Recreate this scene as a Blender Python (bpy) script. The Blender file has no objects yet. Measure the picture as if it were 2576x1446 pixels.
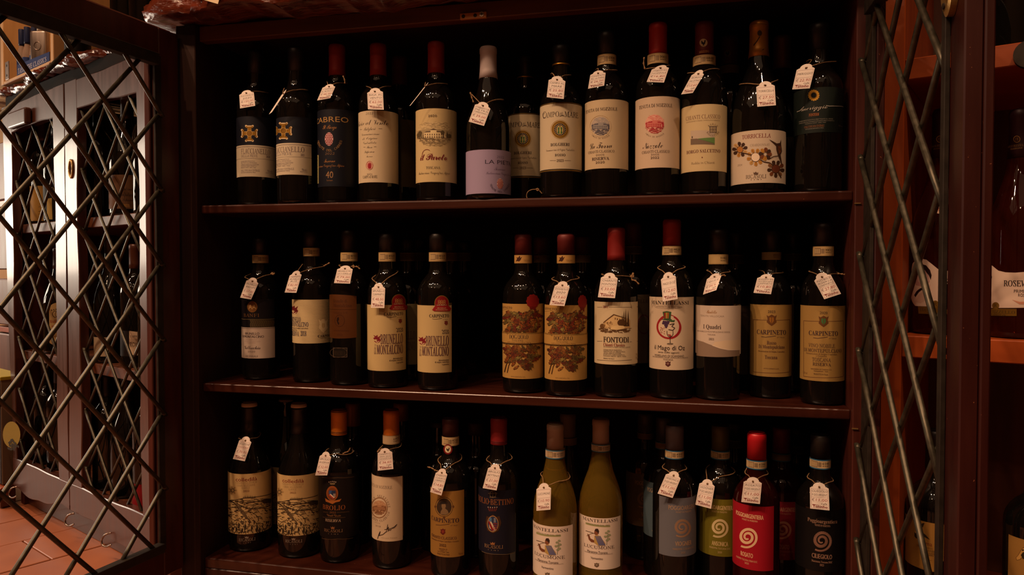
import bpy, bmesh, math, random
import numpy as np
from mathutils import Vector, Matrix
from mathutils.geometry import tessellate_polygon
R = random.Random(7)
scene = bpy.context.scene
COL = scene.collection

# ------------------------------------------------------------------ camera
F = 1860.0
YAW = math.atan2(.2333, .9725)
PIT = -math.atan(45 / F)
CAM = np.array([0, -1.22, .70])
FW = np.array([-math.sin(YAW) * math.cos(PIT), math.cos(YAW) * math.cos(PIT), math.sin(PIT)])
RT = np.array([math.cos(YAW), math.sin(YAW), 0.0])
UP = np.cross(RT, FW)
FH = np.array([-math.sin(YAW), math.cos(YAW), 0.0])
cd = bpy.data.cameras.new('camera')
cd.sensor_width = 36.0
cd.lens = F / 2576 * 36.0
cd.clip_start = .02
cam = bpy.data.objects.new('camera', cd)
cam.location = CAM
cam.rotation_euler = (math.pi / 2 + PIT, 0, YAW)
COL.objects.link(cam)
scene.camera = cam

# ------------------------------------------------------------------ world, exposure, lamps
w = bpy.data.worlds.new('world')
scene.world = w
w.use_nodes = True
w.node_tree.nodes['Background'].inputs[0].default_value = (1, .6, .38, 1)
w.node_tree.nodes['Background'].inputs[1].default_value = .012
scene.view_settings.view_transform = 'Standard'
scene.view_settings.look = 'None'
scene.view_settings.exposure = 0.0
scene.view_settings.gamma = 1.0
scene.view_settings.use_curve_mapping = False

WARM = (1, .61, .37)


def lamp(x, y, z, power, tx, ty, tz, rad=.042, size=1.9, blend=.6):
    l = bpy.data.lights.new('ceiling_and_added_spot', 'SPOT')  # shared by the ceiling spots and the added lamps
    l.energy = power
    l.color = WARM
    l.shadow_soft_size = rad
    l.spot_size = size
    l.spot_blend = blend
    o = bpy.data.objects.new('ceiling_and_added_spot', l)
    o.location = (x, y, z)
    o.rotation_euler = (Vector((tx, ty, tz)) - Vector((x, y, z))).to_track_quat('-Z', 'Y').to_euler()
    COL.objects.link(o)


LAMPS = [(-2.4, -1.75, 3.28, 210), (-1.85, -2.0, 3.28, 228), (-1.25, -1.8, 3.28, 170), (-.65, -2.05, 3.28, 56), (.15, -1.85, 3.28, 26)]
for lx, ly, lz, lp in LAMPS:
    lamp(lx, ly, lz, lp, lx * .12 + .0, 0, -.88, size=.98, blend=1.0)
for lx, ly, lz, lp in ((-1.7, -3.1, 2.9, 20), (-.5, -3.3, 2.9, 14)):
    lamp(lx, ly, lz, lp, -.3, 0, .2, size=1.0, blend=1.0)
lamp(.75, -1.3, 3.2, 120, .42, 0, .5, size=.5)            # lamp added to light the right-hand shelf unit
sl = bpy.data.lights.new('added_ceiling_fill', 'AREA')      # dim fill light added overhead, behind the camera
sl.shape = 'RECTANGLE'
sl.size, sl.size_y = 5.4, 2.2
sl.energy = 15
sl.color = WARM
so = bpy.data.objects.new('added_ceiling_fill', sl)
so.location = (-.9, -2.95, 3.38)
COL.objects.link(so)
lamp(-1.75, -.25, 2.55, 60, -2.1, .9, 1.35, size=1.1)        # lamp put in to brighten the rack behind
lamp(-2.6, -.6, 2.5, 50, -1.75, .1, .0, size=1.2)          # lamp over the tiled floor on the left
lamp(-3.3, .1, 3.2, 170, -3.2, .55, 0, size=1.2)           # lamp added to brighten the floor mirrored in the left doors
# daylight through the doorway on the left
dl = bpy.data.lights.new('doorway_daylight', 'AREA')
dl.shape = 'RECTANGLE'
dl.size = .75
dl.size_y = 2.1
dl.energy = 42
dl.color = (1, .83, .65)
do = bpy.data.objects.new('doorway_daylight', dl)
do.location = (-4.3, .62, 1.06)
do.rotation_euler = (Vector((1, -.12, 0))).to_track_quat('-Z', 'Z').to_euler()
COL.objects.link(do)

# ------------------------------------------------------------------ helpers
MATS = {}


def srgb(h):
    if isinstance(h, str):
        c = [int(h[i:i + 2], 16) / 255 for i in (0, 2, 4)]
    else:
        c = list(h)
        return (c[0], c[1], c[2], 1)
    return tuple([(v / 12.92 if v <= .04045 else ((v + .055) / 1.055) ** 2.4) for v in c] + [1])


def flat(col, rough=.6, metal=0.0, spec=.2, key=None):
    k = ('f', col, rough, metal, spec)
    if k in MATS:
        return MATS[k]
    m = bpy.data.materials.new(key or 'print')
    m.use_nodes = True
    b = m.node_tree.nodes['Principled BSDF']
    b.inputs['Base Color'].default_value = srgb(col)
    b.inputs['Roughness'].default_value = rough
    b.inputs['Metallic'].default_value = metal
    b.inputs['Specular IOR Level'].default_value = spec
    MATS[k] = m
    return m


def noisy(name, c1, c2, scale=(1, 1, 1), nscale=8, rough=.5, rough2=None, metal=0.0, bump=.2, coat=0.0, detail=6, spec=.5, dist=.002, speck=None):
    if name in MATS:
        return MATS[name]
    m = bpy.data.materials.new(name)
    m.use_nodes = True
    nt = m.node_tree
    N = nt.nodes
    L = nt.links
    b = N['Principled BSDF']
    tc = N.new('ShaderNodeTexCoord')
    mp = N.new('ShaderNodeMapping')
    mp.inputs['Scale'].default_value = scale
    L.new(tc.outputs['Object'], mp.inputs['Vector'])
    nz = N.new('ShaderNodeTexNoise')
    nz.inputs['Scale'].default_value = nscale
    nz.inputs['Detail'].default_value = detail
    L.new(mp.outputs[0], nz.inputs['Vector'])
    rp = N.new('ShaderNodeValToRGB')
    rp.color_ramp.elements[0].position = .32
    rp.color_ramp.elements[1].position = .68
    rp.color_ramp.elements[0].color = srgb(c1)
    rp.color_ramp.elements[1].color = srgb(c2)
    L.new(nz.outputs['Fac'], rp.inputs['Fac'])
    col = rp.outputs['Color']
    if speck:
        vz = N.new('ShaderNodeTexNoise')
        vz.inputs['Scale'].default_value = 260
        vz.inputs['Detail'].default_value = 2
        L.new(tc.outputs['Object'], vz.inputs['Vector'])
        vr = N.new('ShaderNodeValToRGB')
        vr.color_ramp.elements[0].position = .74
        vr.color_ramp.elements[1].position = .78
        L.new(vz.outputs['Fac'], vr.inputs['Fac'])
        mx = N.new('ShaderNodeMixRGB')
        L.new(vr.outputs['Color'], mx.inputs['Fac'])
        L.new(col, mx.inputs['Color1'])
        mx.inputs['Color2'].default_value = srgb(speck)
        col = mx.outputs['Color']
    L.new(col, b.inputs['Base Color'])
    if rough2 is None:
        b.inputs['Roughness'].default_value = rough
    else:
        mr = N.new('ShaderNodeMapRange')
        mr.inputs['To Min'].default_value = rough
        mr.inputs['To Max'].default_value = rough2
        L.new(nz.outputs['Fac'], mr.inputs['Value'])
        L.new(mr.outputs[0], b.inputs['Roughness'])
    b.inputs['Metallic'].default_value = metal
    b.inputs['Specular IOR Level'].default_value = spec
    b.inputs['Coat Weight'].default_value = coat
    b.inputs['Coat Roughness'].default_value = .12
    if bump:
        bp = N.new('ShaderNodeBump')
        bp.inputs['Strength'].default_value = bump
        bp.inputs['Distance'].default_value = dist
        L.new(nz.outputs['Fac'], bp.inputs['Height'])
        L.new(bp.outputs[0], b.inputs['Normal'])
    MATS[name] = m
    return m


# dark stained wood with the grain along x, y or z
def wood(ax, tone='dark'):
    sc = {'x': (.12, 1, 1), 'y': (1, .12, 1), 'z': (1, 1, .12)}[ax]
    if tone == 'dark':
        return noisy('dark_wood_' + ax, '38150f', '4a1f15', sc, 60, .30, .5, bump=.25, speck='6b3a24')
    if tone == 'red':
        return noisy('red_wood_' + ax, '260906', '330f09', sc, 50, .28, .45, bump=.2, speck='7c4a30')
    if tone == 'inner':
        return noisy('inner_wood_' + ax, '24120c', '301a11', sc, 50, .6, .8, bump=.2, spec=.15)
    if tone == 'satin':
        return noisy('satin_wood_' + ax, '3a1d13', '4f2a1d', sc, 70, .28, .42, bump=.12, coat=.35)
    if tone == 'orange':
        return noisy('orange_wood_' + ax, '84360a', '98420e', sc, 35, .35, .5, bump=.12)
    if tone == 'pine':
        return noisy('pine_wood_' + ax, 'b58a54', 'caa06a', sc, 28, .45, .6, bump=.1)
    if tone == 'brown':
        return noisy('brown_wood_' + ax, '4a2411', '64351a', sc, 40, .4, .6, bump=.2)


IRON = noisy('wrought_iron', '3c382e', '565042', (1, 1, 1), 90, .34, .55, metal=.7, bump=.25, dist=.0008)
IRON2 = noisy('dark_iron', '241d17', '332a22', (1, 1, 1), 70, .5, .65, metal=.5, bump=.2, dist=.0008)
BARK = noisy('varnished_live_edge', '40170c', '662815', (2.2, 9, 9), 5, .10, .26, bump=.7, coat=.5, dist=.012, detail=9)
STRING = noisy('jute_string', '6b4c2c', '93714a', (1, 1, 1), 300, .85, bump=.3)
BRASS = noisy('worn_brass', 'a07a45', 'c9a468', (1, 1, 1), 60, .3, .45, metal=.8, bump=.1)
STEEL = noisy('brushed_steel', '8d8078', 'b5a69b', (1, 1, .05), 90, .25, .4, metal=.9, bump=.05)
TERRA = noisy('terracotta', '8a4c2e', '9e5c38', (1, 1, 1), 7, .38, .6, bump=.12, detail=9)


def bottle_glass():
    if 'bg' in MATS:
        return MATS['bg']
    m = bpy.data.materials.new('dark_bottle_glass')
    m.use_nodes = True
    b = m.node_tree.nodes['Principled BSDF']
    b.inputs['Base Color'].default_value = (.0035, .0028, .0022, 1)
    b.inputs['Roughness'].default_value = .035
    b.inputs['IOR'].default_value = 1.5
    MATS['bg'] = m
    return m


def clear_wine(name, col, tr=.75):
    if name in MATS:
        return MATS[name]
    m = bpy.data.materials.new(name)
    m.use_nodes = True
    b = m.node_tree.nodes['Principled BSDF']
    b.inputs['Base Color'].default_value = col
    b.inputs['Roughness'].default_value = .03
    b.inputs['IOR'].default_value = 1.4
    b.inputs['Transmission Weight'].default_value = tr
    MATS[name] = m
    return m


def tag(o, label=None, cat=None, group=None, kind=None):
    if label:
        o['label'] = label
    if cat:
        o['category'] = cat
    if group:
        o['group'] = group
    if kind:
        o['kind'] = kind
    return o


def empty(name, loc, label=None, cat=None, group=None, rz=0.0):
    o = bpy.data.objects.new(name, None)
    o.empty_display_size = .02
    o.location = loc
    o.rotation_euler = (0, 0, rz)
    COL.objects.link(o)
    return tag(o, label, cat, group)


def mk(name, verts, faces, mat, parent=None, smooth=False, midx=None, world=True):
    """link one mesh object; vertices are given in world space and moved to the parent's"""
    me = bpy.data.meshes.new(name)
    o = bpy.data.objects.new(name, me)
    COL.objects.link(o)
    v = np.asarray(verts, float).reshape(-1, 3)
    if parent is not None:
        o.parent = parent
        if world:
            m = wmat(parent).inverted()
            mm = np.array(m)
            v = v @ mm[:3, :3].T + mm[:3, 3]
    me.from_pydata([tuple(p) for p in v], [], faces)
    for mt in (mat if isinstance(mat, (list, tuple)) else [mat]):
        me.materials.append(mt)
    if midx is not None:
        me.polygons.foreach_set('material_index', midx)
    if smooth:
        me.polygons.foreach_set('use_smooth', [True] * len(me.polygons))
    me.update()
    return o


def wmat(o):
    m = Matrix.LocRotScale(o.location, o.rotation_euler, o.scale)
    return wmat(o.parent) @ m if o.parent else m


class MB:
    """collects boxes, tubes and lathes into one mesh"""

    def __init__(s):
        s.v = []
        s.f = []
        s.m = []
        s.cur = 0

    def add(s, v, f):
        o = len(s.v)
        s.v += [tuple(p) for p in v]
        s.f += [tuple(i + o for i in q) for q in f]
        s.m += [s.cur] * len(f)

    def box(s, c, d, ax=None, bev=.0015, seg=1):
        """bevelled box: centre c, size d, axes ax (3 vectors)"""
        bm = bmesh.new()
        bmesh.ops.create_cube(bm, size=1)
        for q in bm.verts:
            q.co = Vector((q.co.x * d[0], q.co.y * d[1], q.co.z * d[2]))
        if bev:
            bmesh.ops.bevel(bm, geom=list(bm.edges), offset=min(bev, min(d) * .3), segments=seg, affect='EDGES', profile=.5)
        A = np.eye(3) if ax is None else np.array(ax)
        bm.verts.index_update()
        s.add([np.array(c) + q.co.x * A[0] + q.co.y * A[1] + q.co.z * A[2] for q in bm.verts], [[q.index for q in fc.verts] for fc in bm.faces])
        bm.free()

    def bx(s, x0, x1, y0, y1, z0, z1, bev=.0015, seg=1):
        s.box(((x0 + x1) / 2, (y0 + y1) / 2, (z0 + z1) / 2), (x1 - x0, y1 - y0, z1 - z0), None, bev, seg)

    def tube(s, pts, r, n=8, cap=True, closed=False):
        P = [np.array(p, float) for p in pts]
        N = len(P)
        rings = []
        up = np.array([.13, .21, .97])
        for i in range(N):
            a = P[(i - 1) % N] if (closed or i > 0) else P[i]
            b = P[(i + 1) % N] if (closed or i < N - 1) else P[i]
            t = b - a
            t /= np.linalg.norm(t) + 1e-12
            u = np.cross(t, up)
            if np.linalg.norm(u) < .05:
                u = np.cross(t, np.array([1., 0, 0]))
            u /= np.linalg.norm(u)
            q = np.cross(t, u)
            rr = r[i] if hasattr(r, '__len__') else r
            rings.append([P[i] + rr * (math.cos(2 * math.pi * k / n) * u + math.sin(2 * math.pi * k / n) * q) for k in range(n)])
        v = [p for rg in rings for p in rg]
        f = []
        for i in range(N if closed else N - 1):
            for k in range(n):
                j = (i + 1) % N
                f.append((i * n + k, i * n + (k + 1) % n, j * n + (k + 1) % n, j * n + k))
        if cap and not closed:
            f.append(tuple(range(n - 1, -1, -1)))
            f.append(tuple((N - 1) * n + k for k in range(n)))
        s.add(v, f)

    def lathe(s, prof, c, n=40, cap=True):
        v = []
        f = []
        for (r, z) in prof:
            for k in range(n):
                a = 2 * math.pi * k / n
                v.append((c[0] + r * math.cos(a), c[1] + r * math.sin(a), c[2] + z))
        for i in range(len(prof) - 1):
            for k in range(n):
                f.append((i * n + k, i * n + (k + 1) % n, (i + 1) * n + (k + 1) % n, (i + 1) * n + k))
        if cap:
            f.append(tuple(range(n - 1, -1, -1)))
            f.append(tuple((len(prof) - 1) * n + k for k in range(n)))
        s.add(v, f)

    def build(s, name, mat, parent=None, smooth=False):
        return mk(name, s.v, s.f, mat, parent, smooth, s.m if isinstance(mat, (list, tuple)) else None)


def boxo(name, mat, parent, x0, x1, y0, y1, z0, z1, bev=.0015):
    m = MB()
    m.bx(x0, x1, y0, y1, z0, z1, bev)
    return m.build(name, mat, parent)


# ------------------------------------------------------------------ picture rays
def ray(x, y):
    return FW + RT * (x - 1288) / F - UP * (y - 723) / F


def at_Y(x, y, Y):
    d = ray(x, y)
    return CAM + d * (Y - CAM[1]) / d[1]


def at_plane(x, y, P, n):
    d = ray(x, y)
    return CAM + d * (np.dot(P - CAM, n) / np.dot(d, n))


CROPS = {'A1': (560, 80, 3.144), 'B1': (1020, 80, 3.1435), 'C1': (1340, 40, 2.892), 'D1': (1680, 40, 2.892),
         'A2': (560, 540, 3.1447), 'B2': (860, 540, 3.1447), 'C2': (1220, 540, 3.0119), 'D2': (1460, 540, 3.0136), 'E2': (1740, 540, 2.893),
         'A3': (540, 980, 3.1025), 'B3': (880, 980, 3.102), 'C3': (1290, 1000, 3.2415), 'D3': (1580, 1020, 3.395), 'X': (0, 0, 1.0),
         'N': (2130, 480, 3.0136), 'M': (2130, 940, 2.858), 'O': (2130, 1200, 5.776)}


def px(crop, x, y):
    a = CROPS[crop]
    return a[0] + x / a[2], a[1] + y / a[2]


# ------------------------------------------------------------------ lettering
HOLE = {0x1D455: 0x210E, 0x1D49D: 0x212C, 0x1D4A0: 0x2130, 0x1D4A1: 0x2131, 0x1D4A3: 0x210B, 0x1D4A4: 0x2110, 0x1D4A7: 0x2112, 0x1D4A8: 0x2133,
        0x1D4AD: 0x211B, 0x1D4BA: 0x212F, 0x1D4BC: 0x210A, 0x1D4C4: 0x2134}
STY = {'s': None, 'h': None, 't': None, 'b': (0x1D400, 0x1D41A, 0x1D7CE), 'i': (0x1D434, 0x1D44E, None), 'r': (0x1D434, 0x1D44E, None), 'c': (0x1D4D0, 0x1D4EA, None),
       'k': (0x1D4D0, 0x1D4EA, None)}


def mapc(t, st):
    q = STY[st]
    if not q:
        return t
    o = ''
    for c in t:
        k = None
        if 'A' <= c <= 'Z':
            k = q[0] + ord(c) - 65
        elif 'a' <= c <= 'z':
            k = q[1] + ord(c) - 97
        elif c.isdigit() and q[2]:
            k = q[2] + ord(c) - 48
        o += chr(HOLE.get(k, k)) if k else c
    return o


TXT = {}


def text_mesh(t, st):
    """unit lettering: x in 0..1 over its own width, y in cap heights; triangles"""
    k = (t, st)
    if k in TXT:
        return TXT[k]
    c = bpy.data.curves.new('lettering', 'FONT')
    c.body = mapc(t, st)
    c.size = 1
    c.resolution_u = 2
    c.space_character = {'c': .86, 'k': .86}.get(st, 1)
    c.offset = {'h': -.012, 't': .02, 'k': -.012}.get(st, 0)
    o = bpy.data.objects.new('lettering', c)
    me = o.to_mesh()
    n = len(me.vertices)
    v = np.zeros(n * 3)
    me.vertices.foreach_get('co', v)
    v = v.reshape(-1, 3)[:, :2].copy()
    me.calc_loop_triangles()
    f = np.zeros(len(me.loop_triangles) * 3, int)
    me.loop_triangles.foreach_get('vertices', f)
    f = f.reshape(-1, 3)
    o.to_mesh_clear()
    bpy.data.objects.remove(o)
    bpy.data.curves.remove(c)
    if st == 'r':
        v[:, 0] -= v[:, 1] * .27
    if st == 'h':
        v[:, 0] += v[:, 1] * .12
    cap = {'s': .72, 'h': .72, 't': .74}.get(st, .67)
    if n:
        v[:, 0] = (v[:, 0] - v[:, 0].min()) / max(1e-6, v[:, 0].max() - v[:, 0].min())
        v[:, 1] /= cap
    TXT[k] = (v, f)
    return TXT[k]


class Sheet:
    """flat print on a sheet of paper: gathers triangles in (u, v) of the sheet, then bends them onto it.
    inv(px, py) -> (u, v); pos(u, v, lift) -> point"""

    def __init__(s, crop, inv, pos, maxu, scale):
        s.crop, s.inv, s.pos, s.maxu, s.scale = crop, inv, pos, maxu, scale
        s.V = []
        s.Fc = []
        s.MI = []
        s.mats = []
        s.lift = 0

    def mi(s, col, rough=.6, metal=0.0):
        m = flat(col, rough, metal) if not isinstance(col, bpy.types.Material) else col
        if m not in s.mats:
            s.mats.append(m)
        return s.mats.index(m)

    def tri(s, tris, m, lift):
        st = list(tris)
        lift = 34 * (1 - math.exp(-lift / 34))
        while st:
            a, b, c = st.pop()
            us = (a[0], b[0], c[0])
            if max(us) - min(us) > s.maxu:
                e = [(abs(a[0] - b[0]), 0), (abs(b[0] - c[0]), 1), (abs(c[0] - a[0]), 2)]
                k = max(e)[1]
                p, q, r = ((a, b, c), (b, c, a), (c, a, b))[k]
                h = ((p[0] + q[0]) / 2, (p[1] + q[1]) / 2)
                st.append((p, h, r))
                st.append((h, q, r))
                continue
            n = len(s.V)
            s.V += [s.pos(a[0], a[1], lift), s.pos(b[0], b[1], lift), s.pos(c[0], c[1], lift)]
            s.Fc.append((n, n + 1, n + 2))
            s.MI.append(m)

    def up(s):
        s.lift += 1
        return s.lift

    def uv(s, x, y):
        return s.inv(*px(s.crop, x, y))

    def text(s, t, x0, x1, yc, h, st='s', col='2a1a18'):
        if not t.strip():
            return
        v, f = text_mesh(t, st)
        if not len(f):
            return
        u0, v0 = s.uv(x0, yc)
        u1, v1 = s.uv(x1, yc)
        um, vm = s.uv((x0 + x1) / 2, yc)
        hh = h / CROPS[s.crop][2] * s.scale
        P = [(u0 + (u1 - u0) * a, vm + (b - .5) * hh) for a, b in v]
        s.tri([(P[i], P[j], P[k]) for i, j, k in f], s.mi(col), s.up())

    def poly(s, pts, col, raw=False, metal=0.0, rough=.6):
        P = [p if raw else s.uv(*p) for p in pts]
        T = tessellate_polygon([[Vector((a, b, 0)) for a, b in P]])
        s.tri([(P[i], P[j], P[k]) for i, j, k in T], s.mi(col, rough, metal), s.up())

    def quads(s, L, col, metal=0.0, rough=.6):
        t = []
        for q in L:
            a, b, c, d = [s.uv(*p) for p in q]
            t += [(a, b, c), (a, c, d)]
        s.tri(t, s.mi(col, rough, metal), s.up())

    def rect(s, x0, y0, x1, y1, col, **k):
        s.quads([((x0, y0), (x1, y0), (x1, y1), (x0, y1))], col, **k)

    def ell(s, cx, cy, rx, ry, col, n=28, **k):
        s.poly([(cx + rx * math.cos(2 * math.pi * i / n), cy + ry * math.sin(2 * math.pi * i / n)) for i in range(n)], col, **k)

    def ring(s, cx, cy, rx, ry, wd, col, n=32, a0=0.0, a1=6.2832, **k):
        q = []
        for i in range(n):
            a, b = a0 + (a1 - a0) * i / n, a0 + (a1 - a0) * (i + 1) / n
            P = lambda t, d: (cx + (rx + d) * math.cos(t), cy + (ry + d) * math.sin(t))
            q.append((P(a, -wd / 2), P(b, -wd / 2), P(b, wd / 2), P(a, wd / 2)))
        s.quads(q, col, **k)

    def line(s, pts, wd, col, taper=False):
        q = []
        for i in range(len(pts) - 1):
            (x0, y0), (x1, y1) = pts[i], pts[i + 1]
            L = math.hypot(x1 - x0, y1 - y0) + 1e-6
            n = len(pts) - 1
            wa = wd * (1 - abs(2 * i / n - 1) * .85) if taper else wd
            wb = wd * (1 - abs(2 * (i + 1) / n - 1) * .85) if taper else wd
            nx, ny = -(y1 - y0) / L / 2, (x1 - x0) / L / 2
            q.append(((x0 + nx * wa, y0 + ny * wa), (x1 + nx * wb, y1 + ny * wb), (x1 - nx * wb, y1 - ny * wb), (x0 - nx * wa, y0 - ny * wa)))
        s.quads(q, col)

    def strokes(s, n, reg, ln, wd, col, ang=(0, 6.28), seed=1, inside=None):
        rr = random.Random(seed)
        q = []
        while n > 0:
            x, y = rr.uniform(reg[0], reg[2]), rr.uniform(reg[1], reg[3])
            n -= 1
            if inside and not inside(x, y):
                continue
            a = rr.uniform(*ang)
            l = ln * rr.uniform(.4, 1)
            dx, dy = math.cos(a) * l / 2, math.sin(a) * l / 2
            nx, ny = -math.sin(a) * wd / 2, math.cos(a) * wd / 2
            q.append(((x - dx + nx, y - dy + ny), (x + dx + nx, y + dy + ny), (x + dx - nx, y + dy - ny), (x - dx - nx, y - dy - ny)))
        s.quads(q, col)

    def arc_text(s, t, cx, cy, r, a0, a1, h, st='s', col='2a1a18', ry=None):
        """letters along an arc, angles clockwise from the top in degrees; a1 < a0 reads along the bottom"""
        n = len(t)
        ry = ry or r
        for i, ch in enumerate(t):
            if ch == ' ':
                continue
            v, f = text_mesh(ch, st)
            if not len(f):
                continue
            a = math.radians(a0 + (a1 - a0) * (i + .5) / n)
            fl = 1 if a1 > a0 else -1
            ox, oy = math.sin(a), -math.cos(a)
            tx, ty = math.cos(a) * fl, math.sin(a) * fl
            bx_, by_ = (ox, oy) if fl > 0 else (-ox, -oy)
            wd = h * (.25 if ch in 'Iil.' else .62)
            P = []
            for p, q in v:
                P.append(s.uv(cx + ox * r + tx * (p - .5) * wd + bx_ * (q - .5) * h, cy + oy * ry + ty * (p - .5) * wd + by_ * (q - .5) * h))
            s.tri([(P[i2], P[j], P[k]) for i2, j, k in f], s.mi(col), s.lift + 1)
        s.up()

    def build(s, name, parent):
        return mk(name, s.V, s.Fc, s.mats, parent, midx=s.MI)
# ------------------------------------------------------------------ bottles
def paper(c, k=.87):
    """label stock: uncoated and toned, darker than the white tag card"""
    return ''.join('%02x' % int(int(c[i:i + 2], 16) * k) for i in (0, 2, 4)) if isinstance(c, str) else c


def cyl_hit(x, y, ax, ay, rad):
    """where the picture ray meets the upright cylinder: angle from -Y and height"""
    d = ray(x, y)
    o = CAM[:2] - np.array([ax, ay])
    a = d[0] ** 2 + d[1] ** 2
    b = o[0] * d[0] + o[1] * d[1]
    c = o @ o - rad * rad
    disc = b * b - a * c
    t = (-b - math.sqrt(disc)) / a if disc > 0 else -b / a
    p = CAM + d * t
    return math.atan2(p[0] - ax, -(p[1] - ay)), p[2]


def profile(kind, r, H):
    rn = .0143
    if kind == 'bordeaux':
        a = [(.0, .80), (.004, .93), (.012, .99), (.03, 1), (.60, 1), (.63, .985), (.66, .93), (.69, .81), (.715, .66)]
        b = [(.745, .0172), (.78, .0150), (.84, rn), (.955, .0142)]
    elif kind == 'burgundy':
        a = [(.0, .80), (.004, .93), (.012, .99), (.03, 1), (.44, 1), (.48, .985), (.53, .93), (.58, .83), (.63, .70), (.68, .565)]
        b = [(.72, .0193), (.77, .0165), (.84, rn), (.955, .0138)]
    else:                                                     # sloping shoulders and a long neck
        a = [(.0, .80), (.004, .93), (.012, .99), (.03, 1), (.50, 1), (.54, .98), (.58, .92), (.63, .79), (.68, .62)]
        b = [(.73, .0195), (.79, .0165), (.86, rn), (.955, .0138)]
    return [(q * r, z * H) for z, q in a] + [(q, z * H) for z, q in b] + [(.0145, .957 * H), (.0145, .985 * H), (.0136, H)]


def prof_r(pr, z):
    for (r0, z0), (r1, z1) in zip(pr, pr[1:]):
        if z0 <= z <= z1:
            return r0 + (r1 - r0) * (z - z0) / max(1e-9, z1 - z0)
    return pr[-1][0]


SHELF_Z = {1: .8208, 2: .4855, 3: .152}


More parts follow.
